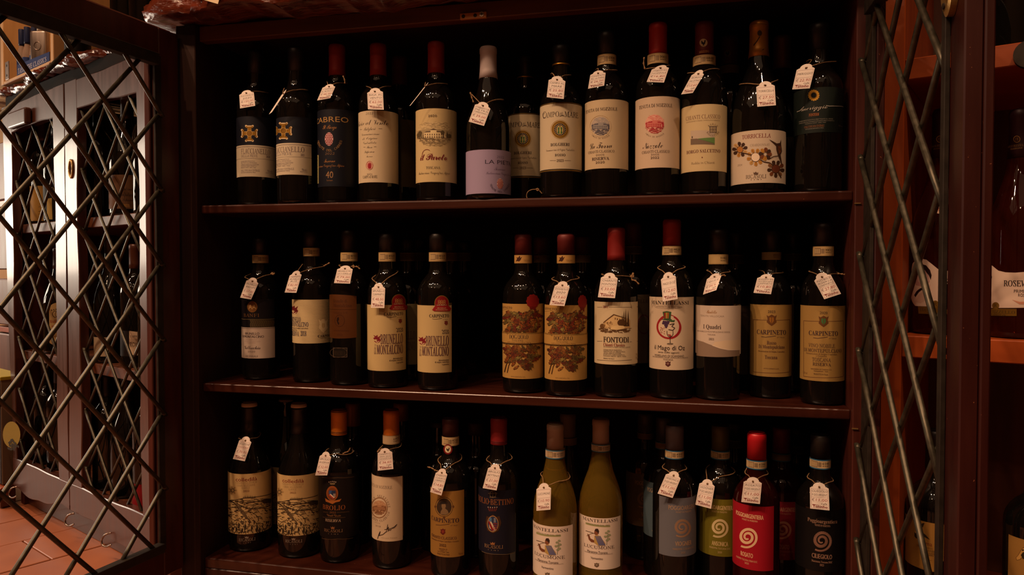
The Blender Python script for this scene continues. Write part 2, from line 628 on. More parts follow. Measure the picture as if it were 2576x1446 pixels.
class Bottle:
    def __init__(s, crop, cx, base, Y, kind, top, desc, group, r=.0357, H=None, glass=None, name='wine_bottle', xy=None):
        """cx: middle of the neck in the crop; base: height of the shelf under it; Y: depth of its axis; top: picture row of its top"""
        s.crop = crop
        if xy is None:
            p = at_Y(*px(crop, cx, top), Y)
            s.ax, s.ay = p[0], Y
        else:
            s.ax, s.ay = xy
            d = math.hypot(s.ax - CAM[0], s.ay - CAM[1])
            p = np.array([0, 0, 0])
        s.base = base
        if xy is not None and H is None:
            xq, yq = px(crop, cx, top)
            dr = ray(xq, yq)
            t = ((s.ax - CAM[0]) * dr[0] + (s.ay - CAM[1]) * dr[1]) / (dr[0] ** 2 + dr[1] ** 2)
            p = CAM + dr * t
        s.H = H or float(p[2] - base)
        s.r = r
        s.depth = float((np.array([s.ax, s.ay, CAM[2]]) - CAM) @ FW)
        s.fc = math.atan2(CAM[0] - s.ax, -(CAM[1] - s.ay))
        s.root = empty(name, (s.ax, s.ay, base), desc, 'bottle', group)
        s.pr = profile(kind, r, s.H)
        m = MB()
        m.lathe(s.pr, (s.ax, s.ay, base), 44)
        m.build('glass_body', glass or bottle_glass(), s.root, True)
        s.desc = desc

    def z(s, y, rad=.015, x=None):
        cxp = 1288 + F * ((s.ax - CAM[0]) * RT[0] + (s.ay - CAM[1]) * RT[1]) / s.depth
        return cyl_hit(cxp, px(s.crop, 0, y)[1], s.ax, s.ay, rad)[1] - s.base

    def collar(s, name, z0, z1, mat, extra=.0007, n=36):
        """a sleeve that follows the glass from z0 to z1"""
        zs = sorted(set([z0, z1] + [z for _, z in s.pr if z0 < z < z1]))
        top = z1 >= s.H - .0005
        P = [(prof_r(s.pr, z) + extra, z) for z in zs]
        P = [(P[0][0] - extra, P[0][1])] + P
        if top:
            P = P[:-1] + [(P[-1][0] - .0006, z1 - .0006), (P[-1][0] - .0022, z1 + .0006)]
        else:
            P += [(P[-1][0] - extra, z1)]
        m = MB()
        m.lathe(P, (s.ax, s.ay, s.base), n, cap=top)
        return m.build(name, mat, s.root, True)

    def capsule(s, y, col, rough=.34, metal=.25, z=None):
        s.zc = z if z is not None else s.z(y)
        m = noisy('capsule_%s' % col, col, col, (1, 1, 1), 40, rough, rough + .12, metal, bump=.05)
        return s.collar('capsule', s.zc, s.H, m)

    def sheet(s, rad):
        """a print sheet bent round the bottle at radius rad: u is arc length, v height"""
        inv = lambda x, y: (lambda h: (wrap(h[0] - s.fc) * rad, h[1]))(cyl_hit(x, y, s.ax, s.ay, rad))

        def pos(u, v, l):
            a = s.fc + u / rad
            q = rad + .00006 + l * .00002
            return (s.ax + q * math.sin(a), s.ay - q * math.cos(a), v)
        return Sheet(s.crop, inv, pos, rad * .055, s.depth / F)

    def strip(s, y0, y1, text='', col='b89a66', edge=None, emblem=True, ink='33261c', x=None):
        """the printed paper band on the neck"""
        z1, z0 = s.z(y0), s.z(y1)
        if z1 > s.H:
            z1 = s.H - .01
        rad = max(prof_r(s.pr, z0), prof_r(s.pr, z1)) + .0011
        sh = s.sheet(rad)
        h = (z1 - z0)
        cols = sh.mi(flat(col, .6))
        n = 30
        q = []
        for i in range(n):
            a, b = -math.pi * rad + 2 * math.pi * rad * i / n, -math.pi * rad + 2 * math.pi * rad * (i + 1) / n
            q += [((a, s.base + z0), (b, s.base + z0), (b, s.base + z1)), ((a, s.base + z0), (b, s.base + z1), (a, s.base + z1))]
        sh.tri(q, cols, 0)
        R_ = lambda u0, u1, f0, f1, c: sh.poly([(u0, s.base + z0 + h * f0), (u1, s.base + z0 + h * f0), (u1, s.base + z0 + h * f1), (u0, s.base + z0 + h * f1)], c, raw=True)
        if edge:
            R_(-rad * 1.5, rad * 1.5, .88, 1.0, edge)
            R_(-rad * 1.5, rad * 1.5, 0, .12, edge)
        else:
            R_(-rad * 1.5, rad * 1.5, .93, .97, '8a7048')
            R_(-rad * 1.5, rad * 1.5, .03, .07, '8a7048')
        if emblem:
            R_(-rad * .95, -rad * .25, .18, .82, '6e5a44')
            R_(-rad * .2, rad * .12, .25, .75, '7d684c')
            for k in range(4):
                R_(-rad * (.9 - k * .16), -rad * (.82 - k * .16), .25, .75, 'c2a878')
        if text:
            v, f = text_mesh(text, 'b')
            for (f0, f1, a0, a1) in ((.5, .74, .18, .95), (.3, .42, .2, .9)):
                P = [(rad * (a0 + (a1 - a0) * p), s.base + z0 + h * (f0 + (f1 - f0) * q_)) for p, q_ in v]
                sh.tri([(P[i], P[j], P[k]) for i, j, k in f], sh.mi(ink), sh.up())
        return sh.build('neck_band', s.root)

    def label(s, x0, x1, y0, y1, col, rough=.55, bulge=0.0, cut=0.0, edge=None):
        """paper label between picture columns x0..x1 (None: runs on round the side) and rows y0..y1 read at its middle"""
        rad = s.r + .0004
        sh = s.sheet(rad)
        lim = rad * 1.9
        cxl = cxr = None
        u0 = -lim if x0 is None else sh.uv(x0, (y0 + y1) / 2)[0]
        u1 = lim if x1 is None else sh.uv(x1, (y0 + y1) / 2)[0]
        cxp = 1288 + F * ((s.ax - CAM[0]) * RT[0] + (s.ay - CAM[1]) * RT[1]) / s.depth
        z1 = cyl_hit(cxp, px(s.crop, 0, y0)[1], s.ax, s.ay, rad)[1]
        z0 = max(cyl_hit(cxp, px(s.crop, 0, y1)[1], s.ax, s.ay, rad)[1], s.base + .004)
        n = max(6, int((u1 - u0) / rad / .1))
        mi = sh.mi(flat(paper(col), rough) if not isinstance(col, bpy.types.Material) else col)
        q = []
        for i in range(n):
            t, t2 = i / n, (i + 1) / n
            a, b = u0 + (u1 - u0) * t, u0 + (u1 - u0) * t2
            k0, k1 = (1 - (2 * t - 1) ** 2) * bulge, (1 - (2 * t2 - 1) ** 2) * bulge
            q += [((a, z0 - k0 * .6), (b, z0 - k1 * .6), (b, z1 + k1)), ((a, z0 - k0 * .6), (b, z1 + k1), (a, z1 + k0))]
        sh.tri(q, mi, 0)
        sh.box = (u0, u1, z0, z1)
        return sh

    def hband(s, sh, y0, y1, col, metal=0.0, rough=.5):
        """level coloured band across the whole label"""
        u0, u1, z0, z1 = sh.box
        cxp = 1288 + F * ((s.ax - CAM[0]) * RT[0] + (s.ay - CAM[1]) * RT[1]) / s.depth
        a = cyl_hit(cxp, px(s.crop, 0, y0)[1], s.ax, s.ay, s.r)[1]
        b = cyl_hit(cxp, px(s.crop, 0, y1)[1], s.ax, s.ay, s.r)[1]
        sh.poly([(u0, b), (u1, b), (u1, a), (u0, a)], paper(col), raw=True, metal=metal, rough=rough)


def wrap(a):
    return (a + math.pi) % (2 * math.pi) - math.pi


# ------------------------------------------------------------------ price tags
def price_tag(crop, Y, q, lines, price, desc, bottle=None, left=None, right=None, extra=None, curl=0.0, blank=False, inkl=('3b3034',) * 3):
    """card whose corners are read at depth Y; the string runs from its hole round the neck"""
    TL, TR, BR, BL = [at_Y(*px(crop, *p), Y) for p in q]
    w3 = float(np.linalg.norm(TR - TL))
    nrm = np.cross(TR - TL, BL - TL)
    nrm /= np.linalg.norm(nrm)
    if nrm[1] > 0:
        nrm = -nrm

    def pos(u, v, l):
        p = TL * (1 - u) * (1 - v) + TR * u * (1 - v) + BR * u * v + BL * (1 - u) * v
        return p + nrm * (.0002 + l * .00002 + curl * (v ** 2) * max(0, u - .3))
    root = empty('price_tag', (TL + TR) / 2, desc, 'price tag', 'handwritten price tags hung on bottle necks')
    sh = Sheet(crop, lambda x, y: (x, y), pos, .6 if not curl else .15, 1)
    sh.inv = lambda x, y: (x, y)
    sh.uv = lambda x, y: (x, y)
    arch = [(.84 - .34 * (1 - math.cos(math.pi * i / 12)), -.03 - .20 * math.sin(math.pi * i / 12)) for i in range(13)]
    outline = [(0, 1), (1, 1), (1, .02), (.93, -.0), (.90, -.03)] + arch + [(.10, -.03), (.07, 0), (0, .02)]
    sh.poly(outline, 'eee3d8', rough=.7)
    if not blank:
        B = 'b59a96'
        for a in (((.05, .06), (.95, .06), (.95, .075), (.05, .075)), ((.05, .95), (.95, .95), (.95, .965), (.05, .965)),
                  ((.05, .06), (.07, .06), (.07, .965), (.05, .965)), ((.93, .06), (.95, .06), (.95, .965), (.93, .965)), ((.07, .44), (.93, .44), (.93, .45), (.07, .45))):
            sh.poly(a, B)

        def tx(t, u0, u1, vc, h, st, col):
            v, f = text_mesh(t, st)
            P = [(u0 + (u1 - u0) * a, vc - (b - .5) * h) for a, b in v]
            sh.tri([(P[i], P[j], P[k]) for i, j, k in f], sh.mi(col), sh.up())
        n = len(lines)
        for i, t in enumerate(lines):
            vc = (.25, ) if n == 1 else (.16, .33) if n == 2 else (.12, .24, .36)
            wd = min(.82, .13 * len(t) + .1)
            tx(t, .52 - wd / 2, .52 + wd / 2, vc[i], .105 if n < 3 else .085, 'h', inkl[i] if i < len(inkl) else '3b3034')
        tx('€', .10, .25, .565, .15, 'h', '8a6f72')
        tx(price, .30, .90, .565, .13, 'h', 'a32a2c')
        tx('Caffè', .58, .88, .735, .085, 'i', '4a3a3a')
        tx('Toninho', .13, .90, .86, .12, 't', '7c1a20')
        sh.poly([(.10, .785), (.47, .80), (.47, .815), (.10, .80)], '7c1a20')
    sh.ell(.5, -.03, .055, .042, '3a2a22')
    card = sh.build('card', root)
    # string
    hole = pos(.5, -.03, 2) + nrm * .001
    if bottle is not None or right or left:
        if bottle is not None:
            ax, ay = bottle.ax, bottle.ay
        else:
            ax, ay = hole[0], Y + .03

        def end(p, sgn):
            if p is None:
                return None
            e = at_Y(*px(crop, *p), ay - .004)
            return e
        a, b = end(right, 1), end(left, -1)
        path = [hole]
        if a is not None:
            path += [hole * .45 + a * .55 - np.array([0, .004 if bottle else 0, -.0015]), a]
        zb = (a if a is not None else b)[2] + .004
        if bottle is not None:
            rb = prof_r(bottle.pr, zb - bottle.base) + .003
            if a is None:
                path.append(np.array([ax + rb, ay - .004, zb]))
            path += [np.array([ax + rb * .75, ay + rb * .75, zb]), np.array([ax, ay + rb, zb]), np.array([ax - rb * .75, ay + rb * .75, zb])]
            if b is None:
                path += [np.array([ax - rb, ay, zb]), np.array([ax - rb * .7, ay - rb * .8, zb - .002])]
        if b is not None:
            path += [b, hole * .45 + b * .55 - np.array([0, .004 if bottle else 0, 0])]
        path.append(hole + np.array([-.0006, -.0004, 0]))
        S = smooth_path(path, 5)
        if bottle is not None:                                 # keep the string outside the glass
            for p in S:
                rr_ = prof_r(bottle.pr, p[2] - bottle.base) + .0022
                dx_, dy_ = p[0] - bottle.ax, p[1] - bottle.ay
                h_ = math.hypot(dx_, dy_)
                if h_ < rr_:
                    p[0], p[1] = bottle.ax + dx_ / h_ * rr_, bottle.ay + dy_ / h_ * rr_
        m = MB()
        m.tube(S, .0008, 6)
        if extra:
            e = [at_Y(*px(crop, *p), Y + .002) for p in extra]
            m.tube(smooth_path(e, 4), [.0009 + .0008 * (i % 3 == 1) for i in range(4 * (len(e) - 1) + 1)], 6)
        m.build('string', STRING, root, True)
    return root


def smooth_path(P, n):
    P = [np.array(p, float) for p in P]
    out = []
    for i in range(len(P) - 1):
        a, b, c, d = P[max(0, i - 1)], P[i], P[i + 1], P[min(len(P) - 1, i + 2)]
        for k in range(n):
            t = k / n
            out.append(.5 * ((2 * b) + (-a + c) * t + (2 * a - 5 * b + 4 * c - d) * t * t + (-a + 3 * b - 3 * c + d) * t ** 3))
    out.append(P[-1])
    return out
# ------------------------------------------------------------------ the room
def room():
    fl = MB()
    fl.bx(-4.6, 2.6, -4.2, 1.9, -.06, -.008, 0)
    flo = fl.build('floor', noisy('grout', '6a4230', '7c5038', nscale=20, rough=.8))
    flo['kind'] = 'structure'
    # terracotta tiles, laid in running bond along the left-hand cabinet
    w_, l_ = .195, .39
    mesh = {}
    seen = []
    for i in range(-24, 8):
        for k in range(-6, 9):
            ec = -1.456 + (i + .5 - 0) * w_
            ec += 0
            nc = .42 + (k + .5 + (.5 if i % 2 == 0 else 0)) * l_
            c = EN * ec + NN * nc
            if not (-3.9 < c[0] < -.55 and -1.1 < c[1] < 1.2) or (NN @ c < .10 and EN @ c > -2.35):
                continue
            hit = (c - CAM[:2]) @ FH[:2]
            if hit < .30:
                continue
            seen.append((c, R.random()))
    base = None
    for c, q in seen:
        if base is None:
            m = MB()
            m.box((0, 0, -.006), (w_ - .004, l_ - .004, .012), None, .0015)
            base = mk('tile', m.v, m.f, TERRA, flo)
            t = base
        else:
            t = base.copy()
            COL.objects.link(t)
        t.location = (c[0], c[1], R.uniform(-.0008, .0004))
        t.rotation_euler = (0, 0, math.atan2(EN[1], EN[0]) + (math.pi if q > .5 else 0))
    pl = noisy('aged_plaster', 'a07c56', 'b08a62', nscale=6, rough=.85, bump=.15)

    def st(name, *a):
        o = boxo(name, pl, None, *a, bev=0)
        o['kind'] = 'structure'
    st('wall_back', -4.6, 2.6, 1.8, 1.9, -.06, 3.45)
    st('wall_left', -4.7, -4.6, -4.2, 1.9, -.06, 3.45)
    st('wall_right', 2.6, 2.7, -4.2, 1.9, -.06, 3.45)
    st('wall_front', -4.7, 2.7, -4.3, -4.2, -.06, 3.45)
    st('ceiling', -4.7, 2.7, -4.3, 1.9, 3.4, 3.5)


A0 = np.array([-1.9195, .5652, 0.0])
EN = np.array([.90397, -.4276])
NN = np.array([-.4276, -.90397])
E3 = np.array([.90397, -.4276, 0])
M3 = np.array([.4276, .90397, 0])
Z3 = np.array([0, 0, 1.0])
P0 = np.array([.2864, .0210, 0.0])
ER = np.array([.92583, -.37847, 0])
MR = np.array([.37847, .92583, 0])


def loc(O, e, m):
    """(t, y, z) -> point in a cabinet's own frame"""
    return lambda t, y, z: O + e * t + m * y + Z3 * z


LN = loc(A0, E3, M3)
RN = loc(P0, ER, MR)


def fbox(mb, fr, ax, t0, t1, y0, y1, z0, z1, bev=.0015):
    mb.box(fr((t0 + t1) / 2, (y0 + y1) / 2, (z0 + z1) / 2), (t1 - t0, y1 - y0, z1 - z0), ax, bev)


def fboxo(name, mat, parent, fr, ax, *a, bev=.0015):
    m = MB()
    fbox(m, fr, ax, *a, bev=bev)
    return m.build(name, mat, parent)


AXL = (E3, M3, Z3)
AXR = (ER, MR, Z3)


def pick(x, y, O, m, off=0.0, e=None):
    """(t, z) where the picture ray meets a cabinet's plane set off inwards"""
    p = at_plane(x, y, O + m * off, m)
    return float((p - O) @ e), float(p[2])


def live_edge(name, parent, fr, t0, t1, y0, y1, z0, z1, seed=3, round_end=.12, round_far=0.0):
    """half-round slab with an uneven varnished bark edge along its front"""
    rr = random.Random(seed)
    ph = [rr.uniform(0, 6) for _ in range(12)]
    n, k = 110, 14
    th = (z1 - z0)
    sec = []
    for i in range(k + 1):                                   # front edge, bottom to top: steep below, rounding over above
        a = -.62 + (math.pi / 2 + .62) * i / k
        sec.append((-math.cos(a), (math.sin(a) + .581) / 1.581 * 2 - 1))
    V = []
    Fc = []
    for i in range(n + 1):
        t = t0 + (t1 - t0) * i / n
        d = (t - t0)
        rs = 1.0 if not round_end else min(1, d / .25 + .15)
        sh = 1.0
        if round_end and d < round_end:
            q = 1 - d / round_end
            sh = math.sqrt(max(.0, 1 - q * q)) * .92 + .08
        wob = .010 * math.sin(t * 9 + ph[0]) + .006 * math.sin(t * 23 + ph[1]) + .003 * math.sin(t * 61 + ph[2])
        zb = .004 * math.sin(t * 13 + ph[3]) + .002 * math.sin(t * 37 + ph[4])
        yb = y1 if sh > .99 else y0 + .06 + (y1 - y0 - .06) * sh
        zb += (1 - sh) * .022
        yf = y0 + wob + (1 - sh) * .06
        ring = [fr(t, yb, z0 + zb)]
        for j, (cy, cz) in enumerate(sec):
            rip = rs * .0045 * math.sin(t * 70 + j * 1.3 + ph[5]) * math.sin(t * 31 + j * .9 + ph[6]) + .003 * math.sin(t * 140 + j * 2.2)
            h = (cz * .5 + .5) * th * (.35 + .65 * sh)
            ring.append(fr(t, yf + .045 + cy * (.045 + rip), z0 + zb * (1 - h / th) + h + rip * .6))
        ring.append(fr(t, yb, z0 + th * (.35 + .65 * sh)))
        for p in ring:
            p[2] = min(p[2], z1)
        V += ring
    m = k + 3
    for i in range(n):
        for j in range(m):
            a, b = i * m + j, i * m + (j + 1) % m
            Fc.append((a, a + m, b + m, b))
    Fc.append(tuple(range(m)))
    Fc.append(tuple(n * m + j for j in range(m - 1, -1, -1)))
    o = mk(name, V, Fc, BARK, parent, True)
    return o


def lattice(parent, fr, s0, s1, zl, zh, z0, p, slope, r, off, n=8, both=True, weld=True, mat=None, swap=1):
    """welded rods at both slopes; fr(s, off, z). one object per rod"""
    for sg in (1, -1):
        for k in range(-14, 15):
            pts = []
            # z = z0 + k p + sg*slope*(s-s0)
            for s in (s0, s1):
                z = z0 + k * p + sg * slope * (s - s0)
                if zl <= z <= zh:
                    pts.append((s, z))
            for z in (zl, zh):
                s = s0 + (z - z0 - k * p) / (sg * slope)
                if s0 < s < s1:
                    pts.append((s, z))
            if len(pts) < 2 or abs(pts[0][0] - pts[1][0]) < .015:
                continue
            pts.sort()
            (sa, za), (sb, zb) = pts[0], pts[-1]
            L = math.hypot(sb - sa, zb - za)
            ex = .006
            ua, ub = (sb - sa) / L * ex, (zb - za) / L * ex
            o_ = off + sg * swap * r * .8
            m = MB()
            N = 5
            pl = [fr(sa - ua + (sb - sa + 2 * ua) * i / N, o_ + R.uniform(-.0004, .0004), za - ub + (zb - za + 2 * ub) * i / N + R.uniform(-.0006, .0006)) for i in range(N + 1)]
            m.tube(pl, r, n)
            if weld and abs(sa - s0) < .001:
                b = fr(sa, o_ - .001, za)
                m.tube([b + np.array([0, 0, -.004]), b + np.array([.0005, 0, -.001]), b + np.array([-.0005, 0, .002]), b + np.array([0, 0, .005])], [.002, r * 1.35, r * 1.25, .0015], 7)
            m.build('rod', mat or IRON, parent, True)


def our_cabinet():
    c = empty('wine_cabinet', (-.327, .2, 0), 'dark stained wine cabinet standing open, its three shelves full of price-tagged bottles', 'cabinet')
    dz, dx = wood('z'), wood('x')
    iz = wood('z', 'inner')
    boxo('side_panel', iz, c, -.937, -.8952, -.012, .42, .0, 1.155)
    boxo('side_panel', dz, c, .2422, .2752, -.012, .42, .0, 1.155)
    boxo('back_panel', wood('x', 'inner'), c, -.937, .2752, .42, .435, .0, 1.155)
    boxo('header', wood('x', 'brown'), c, -.8952, .2422, .0, .022, 1.127, 1.155)
    boxo('top_panel', wood('x', 'inner'), c, -.8952, .2422, .022, .42, 1.137, 1.155)
    boxo('plinth', wood('x', 'red'), c, -.8952, .2422, .0, .022, .0, .132)
    sm = noisy('shelf_wood', '2d1008', '3b180d', (.12, 1, 1), 50, .22, .36, bump=.18, speck='6a4028')
    for z0, z1 in ((.8048, .8208), (.469, .4855), (.132, .152)):
        m = MB()
        m.bx(-.8952, .2422, 0, .415, z0, z1, .0032, 4)
        m.build('shelf', sm, c)
    boxo('brass_sliver', BRASS, c, .2412, .2500, -.0145, -.011, .799, .8005, 0)  # thin brass-coloured strips on the panel's front edge
    boxo('brass_sliver', BRASS, c, .2412, .2500, -.0145, -.011, .458, .4595, 0)
    # ball-catch plate under the header
    a, b = at_Y(1158, 52, -.003), at_Y(1224, 28, -.003)
    m = MB()
    m.bx(a[0], b[0], -.005, 0, a[2] + .001, b[2] - .001, .0006)
    pl = m.build('catch_plate', noisy('catch_wood', 'b0702f', 'c6843c', nscale=40, rough=.5), c)
    zc = (a[2] + b[2]) / 2
    for f in (.13, .58):
        m = MB()
        m.tube([(a[0] + (b[0] - a[0]) * f, -.0054, zc), (a[0] + (b[0] - a[0]) * f, -.0045, zc)], .0032, 12)
        m.build('screw_hole', IRON2, pl)
    m = MB()
    xs = a[0] + (b[0] - a[0]) * .83
    m.tube([(xs, -.0062, zc + .001), (xs, -.0045, zc + .001)], .0042, 14)
    m.cur = 1
    m.bx(xs - .0028, xs + .0028, -.0066, -.006, zc + .0005, zc + .0015, 0)
    m.bx(xs - .0005, xs + .0005, -.0066, -.006, zc - .0018, zc + .0038, 0)
    m.build('screw', [STEEL, IRON2], pl)
    live_edge('live_edge_top', c, lambda t, y, z: np.array([t, y, z]), -1.004, .283, -.075, .44, 1.156, 1.222, 5)
    # the two doors, both swung open
    door('left', c, np.array([-.9257, -.019, 0]), np.array([-.12334, -.99236, 0]), .62, (.138, 1.136), (.046, .060), (.19, 1.0755), .978, .1345, 1.15, -1)
    door('right', c, np.array([.2575, -.02, 0]), np.array([0, -1.0, 0]), .397, (.138, 1.136), (.002, .046), (.19, 1.0755), 1.008, .1435, 1.13, 1)
    return c


def door(side, cab, H, d, W, zz, hb, iz, z0, p, slope, sgn):
    """wood frame (this mesh), flat iron frame and rods as sub-parts. inner face looks into the middle of the cabinet"""
    nin = np.array([d[1], -d[0], 0]) * sgn                    # towards the outside
    if side == 'left':
        nin = np.array([-d[1], d[0], 0])
    else:
        nin = np.array([d[1], -d[0], 0])
    fr = lambda s, o, z: H + d * s + nin * o + Z3 * z        # o > 0: proud of the inner face
    ax = (d, nin, Z3)
    m = MB()
    sw = .052 if side == 'left' else .040
    lo, hi = zz
    T = -.017
    BK, LIP = (-.030, .008) if side == 'left' else (-.026, .003)
    if side == 'right':
        fbox(m, fr, ax, 0, .05, -.011, 0, lo, hi, .0015)
    for (a0, a1, b0, b1) in (((0, sw - .006, lo, hi),) if side == 'left' else ()) + ((W - sw, W, lo, hi), (sw - .006, W - sw, lo, lo + .052), (sw - .006, W - sw, hi - .052, hi)):
        fbox(m, fr, ax, a0, a1, T, 0, b0, b1, .0015)
    # rebated outer skin, a little larger
    for (a0, a1, b0, b1) in (((0, sw, lo - .008, hi + .008),) if side == 'left' else ()) + ((W - sw, W + LIP, lo - .008, hi + .008), (sw, W - sw, lo - .008, lo + .044), (sw, W - sw, hi - .044, hi + .008)):
        fbox(m, fr, ax, a0, a1, BK, T, b0, b1, .0015)
    do_ = m.build('lattice_door', wood('z') if side == 'left' else wood('z', 'red'), cab)
    m = MB()
    a, b = hb
    e = W - sw
    fbox(m, fr, ax, a, b, .0003, .0055, iz[0], iz[1] + .008, .0006)
    fbox(m, fr, ax, e - .010, e + .002, .0003, .0055, iz[0], iz[1] + .008, .0006)
    fbox(m, fr, ax, b, e - .004, .0003, .017, iz[0], iz[0] + .016, .0006)
    fbox(m, fr, ax, b, e - .004, .0003, .017, iz[1] - .012, iz[1] + .008, .0006)
    m.build('iron_frame', IRON2, do_)
    k_ = .011 / W if side == 'right' else 0
    fq = lambda s, o, z: fr(s, o - k_ * s, z)
    lattice(do_, fq, (a + b) / 2 if side == 'left' else .006, e - .006, iz[0] + .012, iz[1] - .004, z0, p, slope,   .0038, .008, swap=1 if side == 'left' else -1)
    if side == 'right':
        # oval key plate on the closing stile
        zc, sc = .992, .366
        V = []
        n = 56
        for o in (.0003, .0065, .0085):
            q = .86 if o > .008 else 1
            for i in range(n):
                t = 2 * math.pi * i / n
                V.append(fr(sc + .0165 * q * math.cos(t), o, zc + .037 * q * math.sin(t)))
        fc = [(k * n + i, k * n + (i + 1) % n, (k + 1) * n + (i + 1) % n, (k + 1) * n + i) for k in range(2) for i in range(n)] + [tuple(2 * n + i for i in range(n))]
        kp = mk('key_plate', V, fc, BRASS, do_)
        m = MB()
        m.tube([fr(sc, .0083, zc + .006), fr(sc, .0095, zc + .006)], .0042, 14)
        fbox(m, fr, ax, sc - .0022, sc + .0022, .0083, .0095, zc - .012, zc + .006, 0)
        m.tube([fr(sc - .001, .008, zc - .026), fr(sc - .001, .0100, zc - .026)], .0032, 12)
        m.build('keyhole', IRON2, do_)
    return do_


def wavy(mb, fr, ax, t0, t1, y0, y1, z0, z1, vert=True, amp=.004, seed=0, lo_amp=None, n=40, sides=(1, 1), lean=0.0):
    """board with hand-cut, uneven long edges"""
    rr = random.Random(seed)
    ph = [rr.uniform(0, 6.28) for _ in range(6)]
    V = []
    F_ = []
    la = amp if lo_amp is None else lo_amp
    for i in range(n + 1):
        f = i / n
        L = (z1 - z0 if vert else t1 - t0)
        x = f * L
        wa = amp * sides[0] * (math.sin(x * 19 + ph[0]) * .6 + math.sin(x * 47 + ph[1]) * .3 + math.sin(x * 7 + ph[2]))
        wb = (lean * (1 - f) if vert else 0) + la * sides[1] * (math.sin(x * 17 + ph[3]) * .6 + math.sin(x * 41 + ph[4]) * .3 + math.sin(x * 8 + ph[5]))
        if vert:
            q = [(t0 + wb, y0, z0 + x), (t1 + wa, y0, z0 + x), (t1 + wa, y1, z0 + x), (t0 + wb, y1, z0 + x)]
        else:
            q = [(t0 + x, y0, z0 + wb), (t0 + x, y0, z1 + wa), (t0 + x, y1, z1 + wa), (t0 + x, y1, z0 + wb)]
        # small chamfer on the front arrises
        c = .002
        (a, b, c_, d_) = q
        if vert:
            ring = [(a[0], a[1] + c, a[2]), (a[0] + c, a[1], a[2]), (b[0] - c, b[1], b[2]), (b[0], b[1] + c, b[2]), c_, d_]
        else:
            ring = [(a[0], a[1] + c, a[2]), (a[0], a[1], a[2] + c), (b[0], b[1], b[2] - c), (b[0], b[1] + c, b[2]), c_, d_]
        V += [fr(*p) for p in ring]
    for i in range(n):
        for j in range(6):
            k = (j + 1) % 6
            F_.append((i * 6 + j, i * 6 + k, i * 6 + 6 + k, i * 6 + 6 + j))
    F_ += [tuple(range(6)), tuple(n * 6 + j for j in range(5, -1, -1))]
    mb.add(V, F_)


ZT = pick(100, 172.5, A0, M3, -.028, E3)[1]               # counter height of the left-hand cabinet


def left_cabinet():
    c = empty('wine_cabinet', LN(.4, .2, 0), 'varnished wine cabinet with closed lattice doors beside the tiled floor', 'cabinet')
    iz = wood('z', 'inner')
    fr, ax = LN, AXL
    fboxo('side_panel', wood('z'), c, fr, ax, -.030, -.006, .0, .36, .0, 1.205)
    fboxo('side_panel', wood('z'), c, fr, ax, .860, .885, .0, .36, .0, 1.205)
    fboxo('back_panel', iz, c, fr, ax, -.030, .885, .36, .372, .0, 1.205)
    fboxo('top_rail', noisy('near_black_wood', '140c09', '1e120d', (.2, 1, 1), 40, .7, .85, bump=.2, spec=.06), c, fr, ax, -.060, .885, -.014, .03, 1.180, 1.213)  # near-black tone, darker than the door wood
    fboxo('plinth', wood('x', 'satin'), c, fr, ax, -.006, .860, .012, .03, .0, .10)
    for z in (.832, .462, .128):
        fboxo('shelf', wood('x', 'brown'), c, fr, ax, -.006, .860, .001, .35, z - .026, z)
    live_edge('live_edge_top', c, fr, -.32, .90, -.036, .36, 1.213, ZT - .0004, 8, 0)
    sat, satx = wood('z', 'satin'), wood('x', 'satin')
    for nm, a0, a1, o0, o1, sd in (('l', -.062, .398, .017, .328, 3), ('r', .404, .872, .478, .806, 11)):
        m = MB()
        wavy(m, fr, ax, a0, o0, -.024, -.002, .085, 1.178, True, .0035, sd, sides=(1, .7), lean=.052 if nm == 'l' else 0)
        wavy(m, fr, ax, o1, a1, -.024, -.002, .085, 1.178, True, .0035, sd + 1, sides=(.7, 1))
        wavy(m, fr, ax, o0 - .004, o1 + .004, -.0235, -.002, 1.100, 1.178, False, .0015, sd + 2, .004)
        wavy(m, fr, ax, a0 + (.05 if nm == 'l' else 0), a1, -.0245, -.003, .062, .146, False, .0015, sd + 3, .010)
        d = m.build('lattice_door', sat, c)
        lattice(d, lambda s, o, z: fr(s, -.012 - o, z), o0 + .003, o1 - .003, .146, 1.098, .648 if nm == 'r' else .652, .1515, 1.15, .0036, 0.0, n=7, weld=True, swap=-1)
        if nm == 'r':
            m = MB()
            m.tube([fr(.442 + .011 * math.cos(t), -.0255, .956 + .022 * math.sin(t)) for t in [2 * math.pi * i / 20 for i in range(20)]], .003, 7, closed=True)
            m.build('key_ring', BRASS, d, True)
        else:
            m = MB()
            b0, b1 = pick(28, 298, A0, M3, -.034, E3), pick(71, 298, A0, M3, -.034, E3)
            m.box(fr((b0[0] + b1[0]) / 2, -.034, (b0[1] + b1[1]) / 2), (b1[0] - b0[0], .018, .046), ax, .007, 3)
            m.build('turn_button', sat, d)
        for hx, hz in (((.012, .050),) if nm == 'l' else ((.423, .057), (.641, .055))):
            m = MB()
            pts = [fr(hx, -.022, hz + .012), fr(hx - .004, -.034, hz + .010), fr(hx - .010, -.040, hz - .002), fr(hx - .006, -.040, hz - .014), fr(hx + .008, -.036, hz - .016), fr(hx + .018, -.03, hz - .010)]
            m.tube(smooth_path(pts, 4), [.0036] + [.0024] * 18 + [.002, .0016], 7)
            m.build('hook', STEEL, d, True)
    return c


